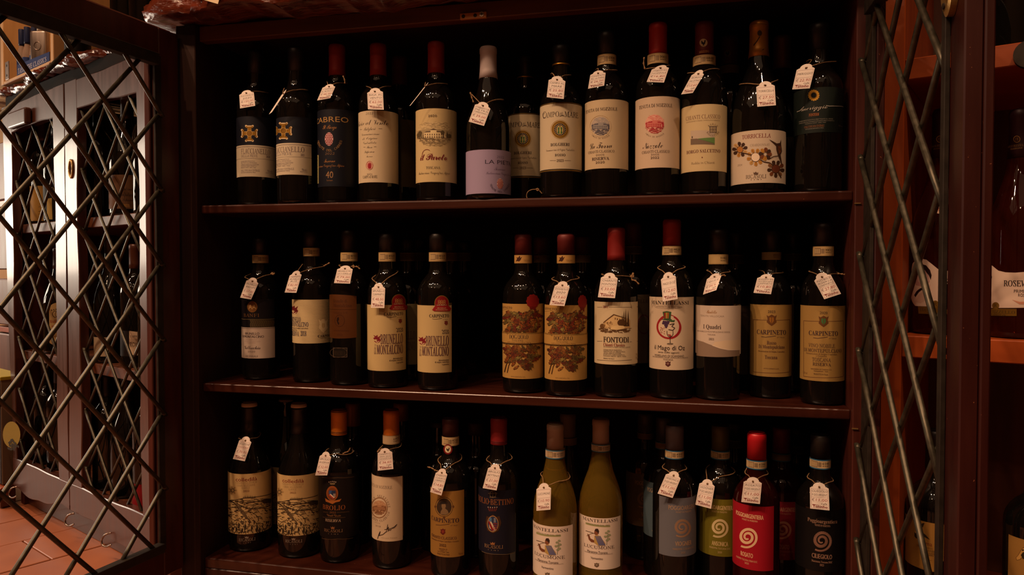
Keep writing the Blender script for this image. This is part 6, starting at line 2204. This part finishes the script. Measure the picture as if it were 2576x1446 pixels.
b = nb(282, 860, .046, .462, 700, 'burgundy', 'tall dark bottle with a small white back label, middle shelf behind the right lattice', GL, r=.041, H=.325)
b.capsule(0, '14100f', z=b.H * .86)
s = b.label(None, 271, 848, 896, 'a89478')
s.build('paper_label', b.root)
b = nb(344, 860, .045, .462, 690, 'bordeaux', 'bottle with cut-corner white label behind the right lattice, middle shelf', GL, H=.30)
b.capsule(0, '4a2414', z=b.H * .8)
s = b.label(None, None, 832, 896, '1a1210')
s.poly([(325, 832), (356, 836), (362, 846), (360, 885), (352, 894), (325, 892)], 'bfa88c')
s.text('ZARDINI', 327, 352, 846, 5, 'b', '3a2a24')
s.text('ROMA', 327, 356, 866, 11, 's', '4a3a34')
s.build('paper_label', b.root)
b = nb(388, 860, .045, .462, 690, 'bordeaux', 'bottle with yellow cut-corner label at the right lattice edge', GL, H=.30)
b.capsule(0, '7a3a14', z=b.H * .74)
s = b.label(370, None, 838, 898, 'b59044')
s.build('paper_label', b.root)
b = nb(366, 620, .13, .462, 600, 'bordeaux', 'bottle with bright copper capsule behind the right lattice', GL, H=.335)
b.capsule(0, 'b3561c', .4, .2, z=b.H * .72)
b = nb(270, 1120, .045, .128, 1000, 'bordeaux', 'dark bottle on the cabinet floor behind the right lattice', GL, H=.30)
b.capsule(0, '14100f', z=b.H * .8)
b = nb(322, 1140, .052, .128, 1000, 'burgundy', 'stout dark bottle on the cabinet floor behind the right lattice', GL, r=.042, H=.30)
b.capsule(0, '14100f', z=b.H * .8)
b = nb(374, 1200, .045, .128, 1060, 'bordeaux', 'bottle with red label on the cabinet floor at the right lattice edge', GL, H=.30)
b.capsule(0, '5a1414', z=b.H * .8)
s = b.label(None, None, 1218, 1292, '8a141a')
s.text('COCO', 371, 402, 1258, 8, 's', 'd8c3b0')
s.text('COCO', 371.5, 402.5, 1258, 8, 's', 'd8c3b0')
s.build('paper_label', b.root)


def flat_tag(q, off, lines, price, desc):
    pts = [at_plane(x, y, A0 + M3 * off, M3) for x, y in q]
    root = empty('price_tag', (pts[0] + pts[1]) / 2, desc, 'price tag', 'price tags behind the left lattice')
    n = np.cross(pts[1] - pts[0], pts[3] - pts[0])
    n /= np.linalg.norm(n)
    if n @ M3 > 0:
        n = -n
    pos = lambda u, v, l: pts[0] * (1 - u) * (1 - v) + pts[1] * u * (1 - v) + pts[2] * u * v + pts[3] * (1 - u) * v + n * (.0002 + l * .00005)
    sh = Sheet('X', None, pos, .6, 1)
    sh.uv = lambda x, y: (x, y)
    arch = [(.84 - .34 * (1 - math.cos(math.pi * i / 10)), -.03 - .20 * math.sin(math.pi * i / 10)) for i in range(11)]
    sh.poly([(0, 1), (1, 1), (1, .0)] + arch + [(0, 0)], 'e0cdbd')
    for t, u0, u1, vc, h, st, c in ((lines, .2, .85, .2, .1, 'h', '4a3a3a'), (price, .2, .9, .5, .13, 'h', 'a32a2c'), ('Toninho', .13, .9, .84, .14, 's', '7c1a20')):
        v, f = text_mesh(t, st)
        P = [(u0 + (u1 - u0) * a, vc - (b_ - .5) * h) for a, b_ in v]
        sh.tri([(P[i], P[j], P[k]) for i, j, k in f], sh.mi(c), sh.up())
    sh.build('card', root)
    m = MB()
    h = pos(.5, -.1, 1)
    m.tube(smooth_path([h, h + np.array([.004, .004, .012]), h + M3 * .03 + np.array([.008, 0, .016])], 4), .0008, 6)
    m.build('string', STRING, root, True)


flat_tag([(372, 722), (386, 722), (383, 767), (362, 766)], .018, 'ROSSO', '€18,00', 'white price tag behind the right lattice, middle shelf')
flat_tag([(386, 1125), (398, 1130), (384, 1162), (373, 1148)], .015, 'ROSSO', '€11,00', 'white price tag low behind the right lattice')
flat_tag([(162, 392), (176, 392), (172, 428), (155, 426)], .02, 'MASI', '€16,00', 'pinkish price tag behind the left lattice, upper shelf')

# ------------------------------------------------------------------ rack on the left-hand counter
PI_, PIX = wood('z', 'pine'), wood('x', 'pine')
rk = empty('bottle_rack', LN(.1, .2, 1.27), 'light pine display rack standing on the left cabinet top', 'rack')
zt = ZT
tb, zb = pick(60, 190, A0, M3, -.028, E3)
t_l = pick(8, 120, A0, M3, -.028, E3)[0]
t_r = pick(127, 120, A0, M3, -.028, E3)[0]
fboxo('upright', PI_, rk, LN, AXL, t_l - .022, t_l, -.028, .20, zt, 1.95)
fboxo('upright', PI_, rk, LN, AXL, t_r, t_r + .018, -.028, .20, zt, 1.95)
fboxo('back_panel', PI_, rk, LN, AXL, t_l, .86, .20, .212, zt, 1.95)
zsh = pick(100, 163.8, A0, M3, -.028, E3)[1]
fboxo('shelf', PIX, rk, LN, AXL, t_l, t_r, -.028, .20, zt, zsh)
m = MB()
tz, zz_ = pick(20, 178, A0, M3, -.028, E3)
fbox(m, LN, AXL, tz - .014, tz + .014, -.031, -.028, zz_ - .026, zz_ + .026)
hg = m.build('hinge_plate', STEEL, rk)
for dz in (-.014, .014):
    m = MB()
    m.tube([LN(tz, -.0318, zz_ + dz), LN(tz, -.0305, zz_ + dz)], .0035, 10)
    m.build('screw', IRON2, hg)
# gift tray with miniatures and a hip flask
tr = empty('gift_tray', LN(t_r - .09, .03, zsh), 'blue card tray on the pine rack, lettered in white', 'tray')
q = [at_plane(x, y, A0 + M3 * -.021, M3) for x, y in ((44, 163), (124, 130), (124, 156), (42, 183))]
for p in q[2:]:
    p[2] = zsh + .0008
bk = [p + M3 * .11 for p in q]
mk('front', [*q, *[p + M3 * .002 for p in q]], [(0, 1, 2, 3), (7, 6, 5, 4), (0, 4, 5, 1), (1, 5, 6, 2), (2, 6, 7, 3), (3, 7, 4, 0)], flat('24386e', .35), tr)
mk('base', [q[3], q[2], bk[2], bk[3]] + [p + Z3 * .004 for p in (q[3], q[2], bk[2], bk[3])], [(3, 2, 1, 0), (4, 5, 6, 7), (0, 1, 5, 4), (1, 2, 6, 5), (2, 3, 7, 6), (3, 0, 4, 7)], flat('1c2c58', .4), tr)
mk('side', [q[0], q[3], bk[3], bk[0]], [(0, 1, 2, 3)], flat('c9bdb0', .4), tr)
sh = Sheet('X', None, lambda u, v, l: q[0] * (1 - u) * (1 - v) + q[1] * u * (1 - v) + q[2] * u * v + q[3] * (1 - u) * v - M3 * (.0006 + l * .0001), .6, 1)
sh.uv = lambda x, y: (x, y)
v, f = text_mesh('TASTE THE CLASSICS', 'r')
P = [(.04 + .88 * a, .80 - b_ * .42) for a, b_ in v]
sh.tri([(P[i], P[j], P[k]) for i, j, k in f], sh.mi('c9c2c8'), 1)
sh.build('lettering', tr)
GM = 'blue-capped miniature bottles in the gift tray'
MINI = clear_wine('clear_spirit_glass', (.55, .42, .33, 1), .6)
for i, (x, yb, yt) in enumerate(((56, 150, 74), (70, 146, 68), (88, 140, 63))):
    p = at_plane(x, yb, A0 + M3 * (.0 + .006 * i), M3)
    ds = ('nearest the rack upright on the left', 'in the middle', 'partly behind the flask')[i]
    zb_ = zsh + .005
    pt = at_plane(x, yt, A0 + M3 * (.0 + .006 * i), M3)[2]
    H = pt - zb_
    rt = empty('miniature_bottle', (p[0], p[1], zb_), 'small blue-capped spirit bottle ' + ds, 'bottle', GM)
    c_ = (p[0], p[1], zb_)
    m = MB()
    m.lathe([(.011, 0), (.0135, .004), (.0135, H * .42), (.012, H * .52), (.008, H * .62), (.0072, H * .7), (.0072, H * .72)], c_, 22)
    m.build('glass_body', MINI, rt, True)
    m = MB()
    m.lathe([(.0085, H * .66), (.0088, H * .70), (.0088, H * .985), (.008, H)], c_, 22)
    m.build('cap', flat('1c2444', .4), rt, True)
    m = MB()
    m.lathe([(.0137, H * .12), (.0138, H * .38)], c_, 22, cap=False)
    m.build('paper_label', flat('2a3a6a', .5), rt, True)
pf = at_plane(101, 120, A0 + M3 * .006, M3)
H = at_plane(101, 80, A0 + M3 * .006, M3)[2] - zsh - .005
rt = empty('hip_flask', (pf[0], pf[1], zsh + .005), 'brushed steel flask with round stamped emblem in the gift tray', 'flask')
m = MB()
W_ = .024
n = 26
V = []
for z_ in (0, .004, H - .004, H):
    for i in range(n):
        a = 2 * math.pi * i / n
        k = .92 if z_ in (0, H) else 1
        cx_ = math.copysign(abs(math.cos(a)) ** .5, math.cos(a)) * W_ * k
        cy_ = math.copysign(abs(math.sin(a)) ** .7, math.sin(a)) * .012 * k
        V.append(pf * np.array([1, 1, 0]) + Z3 * (zsh + .005 + z_) + RT * cx_ + FH * cy_)
m.add(V, [(k * n + i, k * n + (i + 1) % n, (k + 1) * n + (i + 1) % n, (k + 1) * n + i) for k in range(3) for i in range(n)] + [tuple(range(n - 1, -1, -1)), tuple(3 * n + i for i in range(n))])
m.build('body', STEEL, rt, True)
m = MB()
c0 = pf * np.array([1, 1, 0]) + Z3 * (zsh + .005 + H * .62) - FH * .0123
m.tube([c0 + RT * .0095 * math.cos(t) + Z3 * .0115 * math.sin(t) for t in [2 * math.pi * i / 24 for i in range(24)]], .0008, 6, closed=True)
m.build('emblem', STEEL, rt, True)
m = MB()
m.lathe([(.007, 0), (.0085, .002), (.0085, .009), (.0075, .011)], (pf[0] + E3[0] * .004, pf[1] + E3[1] * .004, zsh + .005 + H), 20)
m.build('cap', flat('b8ab98', .4, .3), rt, True)

# bottles standing on the two counters
GT = 'bottles on the counter tops'
for x, off, r_, H, ds, lab in ((195, .006, .030, .30, 'dark bottle with lettered label at the pine rack', 1), (322, .06, .040, .33, 'dark green bottle on the counter, left of the live-edge end', 0), (372, .05, .041, .33, 'dark bottle on the counter just behind the live-edge end', 0)):
    p = at_plane(x, 60, A0 + M3 * off, M3)
    b = Bottle('X', x, zt, 0, 'burgundy', 0, ds, GT, r=r_, H=H, xy=(float(p[0]), float(p[1])))
    b.capsule(0, '1a1414', z=b.H * .82)
    if lab:
        s = b.label(None, None, 82, 128, '17120f')
        s.text('EGO', 172, 190, 100, 8, 'r', '8a7a5c')
        s.build('paper_label', b.root)
for x, Y, ds, col in ((462, .16, 'bottle with cream label edge standing on the live-edge top', 'cdb284'), (626, .14, 'pale bottle base on the live-edge top, above the latch side', 'b59a70')):
    b = Bottle('X', x, 1.2235, Y, 'bordeaux', 0, ds, GT, r=.036, H=.30)
    b.capsule(0, '1a1414', z=.24)
    s = b.label(None, None, -120, 6, col)
    s.build('paper_label', b.root)
q = [at_Y(x, y, -.080) for x, y in ((470, -24), (560, -32), (548, 10), (500, -4))]
tg = empty('price_tag', q[0], 'corner of a cream price card hanging over the live-edge top', 'price tag')
mk('card', [*q, *[p + np.array([0, .0006, 0]) for p in q]], [(0, 1, 2, 3), (7, 6, 5, 4), (0, 4, 5, 1), (1, 5, 6, 2), (2, 6, 7, 3), (3, 7, 4, 0)], flat('d8c3a0', .6), tg)

# ------------------------------------------------------------------ far left: shelf side, carton, crate
sf = empty('wooden_shelf', LN(-.3, .2, 0), 'brown stepped wooden shelving at the far left edge', 'shelf')
bz = wood('z', 'brown')
for i, (a0, a1, y0, z0, z1) in enumerate(((-.135, -.085, .03, .40, 1.2), (-.42, -.13, .06, .93, 1.12), (-.42, -.145, .05, .70, .90), (-.42, -.15, .045, .52, .67), (-.42, -.13, .05, .36, .49))):
    fboxo('panel', bz if i else wood('z', 'red'), sf, LN, AXL, a0, a1, y0, y0 + .22, z0, z1, bev=.004)
fboxo('board', wood('x', 'orange'), sf, LN, AXL, -.42, -.10, .05, .27, .495, .512)
fboxo('board', wood('x', 'orange'), sf, LN, AXL, -.42, -.10, .05, .27, .905, .925)
fboxo('board', bz, sf, LN, AXL, -.42, -.09, .28, .30, .0, 1.2)
t0, z0 = pick(44, 970, A0, M3, -.048, E3)
t0 = min(t0, -.036)
t1, z1 = pick(44, 1195, A0, M3, -.02, E3)
cr = empty('wooden_crate', LN(-.2, .1, 0), 'rough wooden crate on the tiles carrying the gift carton', 'crate')
zc = pick(30, 1222, A0, M3, -.03, E3)[1]
for i in range(2):
    fboxo('plank', wood('x', 'orange') if i else wood('x', 'brown'), cr, LN, AXL, -.40, -.012, -.058, -.038, .004 + i * (zc - .004) / 2, zc * (i + 1) / 2 - .002)
fboxo('plank', wood('x', 'brown'), cr, LN, AXL, -.40, -.036, -.038, .028, zc - .016, zc)
fboxo('post', wood('z', 'brown'), cr, LN, AXL, -.075, -.04, -.038, -.01, .002, zc - .017)
cb = empty('gift_carton', LN(-.15, 0, zc), 'black and cream gift carton with yellow top and printed yellow disc', 'box')
fboxo('box', flat('6a5848', .5), cb, LN, AXL, -.30, t0, -.045, .022, zc + .0006, z0)
fboxo('lid', flat('9a8a20', .45), cb, LN, AXL, -.302, t0 + .002, -.047, .022, z0, z0 + .011)
fboxo('edge_strip', flat('141010', .5), cb, LN, AXL, -.30, pick(3, 1100, A0, M3, -.045, E3)[0], -.0462, -.045, zc + .003, z0 - .001)
V = [at_plane(29 + 22 * math.cos(6.2832 * i / 26), 1093 + 33 * math.sin(6.2832 * i / 26), A0 - M3 * .0465, M3) for i in range(26)]
mk('printed_disc', V, [tuple(range(25, -1, -1))], flat('8a7212', .5), cb)
rr = random.Random(3)
V, Fq = [], []
for i in range(26):
    x, y = 34 + rr.gauss(0, 6), 1122 + rr.gauss(0, 7)
    d = [at_plane(x + dx, y + dy, A0 - M3 * (.0470 + .00002 * i), M3) for dx, dy in ((-3, -1), (0, -4), (3, 0), (1, 4))]
    Fq.append(tuple(len(V) + k for k in (3, 2, 1, 0)))
    V += d
mk('printed_tree', V, Fq, flat('2c2414', .6), cb)

# ------------------------------------------------------------------ right-hand shelf unit contents
RW = clear_wine('deep_rose_glass', (.10, .012, .006, 1), .8)
GR = 'rose wine bottles on the right-hand shelf'


def rosey(x, off, desc, sx, dy):
    p = at_plane(x, 800, P0 + MR * off, MR)
    b = Bottle('X', x, .6004, 0, 'burgundy', 277, desc, GR, r=.0405, xy=(float(p[0]), float(p[1])), glass=RW)
    b.capsule(0, '2c0d18', .4, .2, z=b.z(395))
    s = b.sheet(b.r + .0005)
    X = lambda q: 2130 + q / 3.0136 + sx
    Y_ = lambda q: 480 + q / 3.0136 + dy
    PL = lambda a, c, **k: s.poly([(X(u), Y_(v)) for u, v in a], c, **k)
    PL([(470, 620), (500, 550), (555, 510), (605, 522), (650, 558), (692, 592), (745, 605), (820, 608), (960, 596), (960, 872), (520, 872), (480, 800), (462, 710)], 'd6bfae')
    PL([(545, 580), (590, 592), (620, 640), (630, 690), (592, 730), (525, 715), (505, 650)], 'b9918a')
    PL([(560, 600), (600, 620), (622, 680), (590, 715), (545, 690), (535, 630)], 'c4a49c')
    PL([(545, 790), (590, 750), (634, 705), (640, 760), (612, 822), (562, 850), (520, 840)], 'cdae9c')
    PL([(528, 562), (562, 552), (602, 564), (632, 600), (644, 640), (637, 676), (622, 640), (592, 600), (558, 578)], '241010')
    PL([(512, 790), (530, 760), (552, 742), (584, 729), (577, 746), (550, 766), (522, 806)], '241010')
    PL([(540, 875), (830, 882), (830, 936), (545, 930)], '7a5a20', metal=.4, rough=.4)
    s.text('FRANCO RIZZELLO', X(556), X(818), Y_(904), 7, 'r', '3a2810')
    s.text('SELEZIONE', X(610), X(750), Y_(926), 4, 's', '3a2810')
    s.ell(X(672), Y_(858), 9, 9, '7a5a20', 18, metal=.4)
    s.text('R', X(660), X(684), Y_(858), 8, 'r', '2a1c0c')
    for k in (0, .6):
        s.text('ROSEVIN', X(732) + k, X(950) + k, Y_(690), 14, 'r', '2a1c1a')
    s.text('PRIMITIVO', X(810), X(960), Y_(748), 8, 's', '3a2c2a')
    s.text('ROSATO', X(842), X(945), Y_(778), 8, 's', '3a2c2a')
    PL([(795, 812), (850, 828), (950, 826), (950, 850), (850, 846)], 'c48a70')
    s.build('paper_label', b.root)
    s = b.sheet(prof_r(b.pr, b.z(350)) + .0012)
    s.ring(x - 2, 350, 8, 8, 1.6, '9a7040', 18)
    s.text('FR', x - 6, x + 2, 350, 7, 'r', '9a7040')
    s.text('FRANCO RIZZELLO', x - 30, x + 24, 366, 5, 'r', '8a6a3c')
    s.text('SELEZIONE', x - 18, x + 12, 373, 3, 's', '8a6a3c')
    s.build('capsule_print', b.root)
    return b


br1 = rosey(2560, .065, 'rose wine bottle in front at the right picture edge', 152, 4)
br2 = rosey(2366, .075, 'rose wine bottle half hidden behind the right door stile', 0, 0)
pts = [(2346, 490), (2375, 490), (2375, 540), (2342, 533)]
q = [at_plane(x, y, P0 + MR * .02, MR) for x, y in pts]
tg = empty('price_tag', q[0], 'white price tag reading 13,60 behind the right lattice door', 'price tag')
nr_ = -MR
sh = Sheet('X', None, lambda u, v, l: q[0] * (1 - u) * (1 - v) + q[1] * u * (1 - v) + q[2] * u * v + q[3] * (1 - u) * v + nr_ * (.0002 + l * .00005), .6, 1)
sh.uv = lambda x, y: (x, y)
sh.poly([(0, 1), (1, 1), (1, 0), (.8, -.1), (.5, -.15), (.2, 0)], 'd8b8a0')
for t, u0, u1, vc, h, st, c in (('ROSEVIN', .1, .95, .35, .13, 'h', '4a3a3a'), ('13,60', .05, .9, .75, .2, 'h', 'a32a2c')):
    v, f = text_mesh(t, st)
    P = [(u0 + (u1 - u0) * a, vc - (b_ - .5) * h) for a, b_ in v]
    sh.tri([(P[i], P[j], P[k]) for i, j, k in f], sh.mi(c), sh.up())
sh.build('card', tg)
m = MB()
h0 = (q[0] + q[1]) / 2 + Z3 * .004
m.tube(smooth_path([h0, h0 + MR * .03 + Z3 * .012, h0 + MR * .05 + ER * .01 + Z3 * .016], 4), .0008, 6)
m.build('string', STRING, tg, True)

GD = 'bottles with donkey labels low on the right-hand shelf'
p = at_plane(2352, 1380, P0 + MR * .06, MR)
b = Bottle('X', 2352, .1504, 0, 'bordeaux', 1100, 'dark bottle with golden donkey label behind the right lattice', GD, r=.041, H=.30, xy=(float(p[0]), float(p[1])))
b.capsule(0, '14100f', z=b.H * .8)
s = b.label(None, None, 1318, 1440, 'a57838')
OX = lambda x: 2130 + x / 5.776
OY = lambda y: 1200 + y / 5.776
DKY = '2c2210'
s.poly([(OX(a), OY(c)) for a, c in ((985, 800), (1010, 760), (1060, 755), (1080, 780), (1150, 840), (1212, 912), (1130, 870), (1075, 840), (1062, 880), (1010, 890), (985, 860))], DKY)
s.poly([(OX(a), OY(c)) for a, c in ((1020, 760), (1014, 690), (1025, 625), (1040, 690), (1042, 750))], DKY)
s.poly([(OX(a), OY(c)) for a, c in ((1045, 755), (1060, 700), (1100, 668), (1132, 665), (1110, 720), (1070, 765))], DKY)
s.ell(OX(1003), OY(795), 2, 3, 'c9a05a', 10)
for t, a0, a1, y, h, st, c in (('suma', 1080, 1240, 960, 11, 's', '6a3416'), ('suma', 1082, 1242, 960, 11, 's', '6a3416'), ('SUSUMANIELLO', 1085, 1330, 1072, 5, 'b', '4a3418'), ('SALENTO', 1170, 1300, 1115, 4.5, 'b', '4a3418'), ('Indicazione Geografica Tipica', 1060, 1330, 1130, 3, 'b', '4a3418')):
    s.text(t, OX(a0), OX(a1), OY(y), h, st, c)
s.line([(OX(1015), OY(975)), (OX(1250), OY(1035))], .8, '6a4a20')
s.line([(OX(1015), OY(990)), (OX(1250), OY(1050))], .8, '6a4a20')
s.ring(OX(1215), OY(1240), 6, 6, 1, '7a5220', 14, 1, 5.3)
s.text('TERRE DI PUGLIA', OX(1050), OX(1260), OY(1345), 4, 's', '8a6230')
s.build('paper_label', b.root)
p = at_plane(2608, 1380, P0 + MR * .05, MR)
b = Bottle('X', 2608, .1504, 0, 'bordeaux', 1000, 'dark bottle with cream donkey head label at the bottom right corner', GD, r=.0415, H=.30, xy=(float(p[0]), float(p[1])))
b.capsule(0, '14100f', z=b.H * .8)
s = b.label(2536, None, 1366, 1480, 'a57a3c')
s.poly([(OX(a), OY(c)) for a, c in ((2455, 1170), (2490, 1130), (2530, 1060), (2560, 1020), (2620, 1010), (2640, 1100), (2560, 1160), (2520, 1200), (2470, 1210))], '5e3f1c')
s.poly([(OX(a), OY(c)) for a, c in ((2463, 1170), (2496, 1134), (2535, 1068), (2562, 1030), (2612, 1020), (2628, 1096), (2555, 1152), (2516, 1192), (2474, 1202))], 'b08848')
s.poly([(OX(a), OY(c)) for a, c in ((2530, 1130), (2560, 1090), (2640, 1080), (2640, 1180), (2560, 1190))], DKY)
s.ell(OX(2560), OY(1060), 2.5, 2, DKY, 10)
s.build('paper_label', b.root)
p = at_plane(2545, 60, P0 + MR * .08, MR)
b = Bottle('X', 2545, 1.0174, 0, 'bordeaux', 0, 'dark bottle standing on the top right shelf', 'dark bottles on the top right shelf', r=.038, H=.30, xy=(float(p[0]), float(p[1])))
b.capsule(0, '14100f', z=b.H * .8)
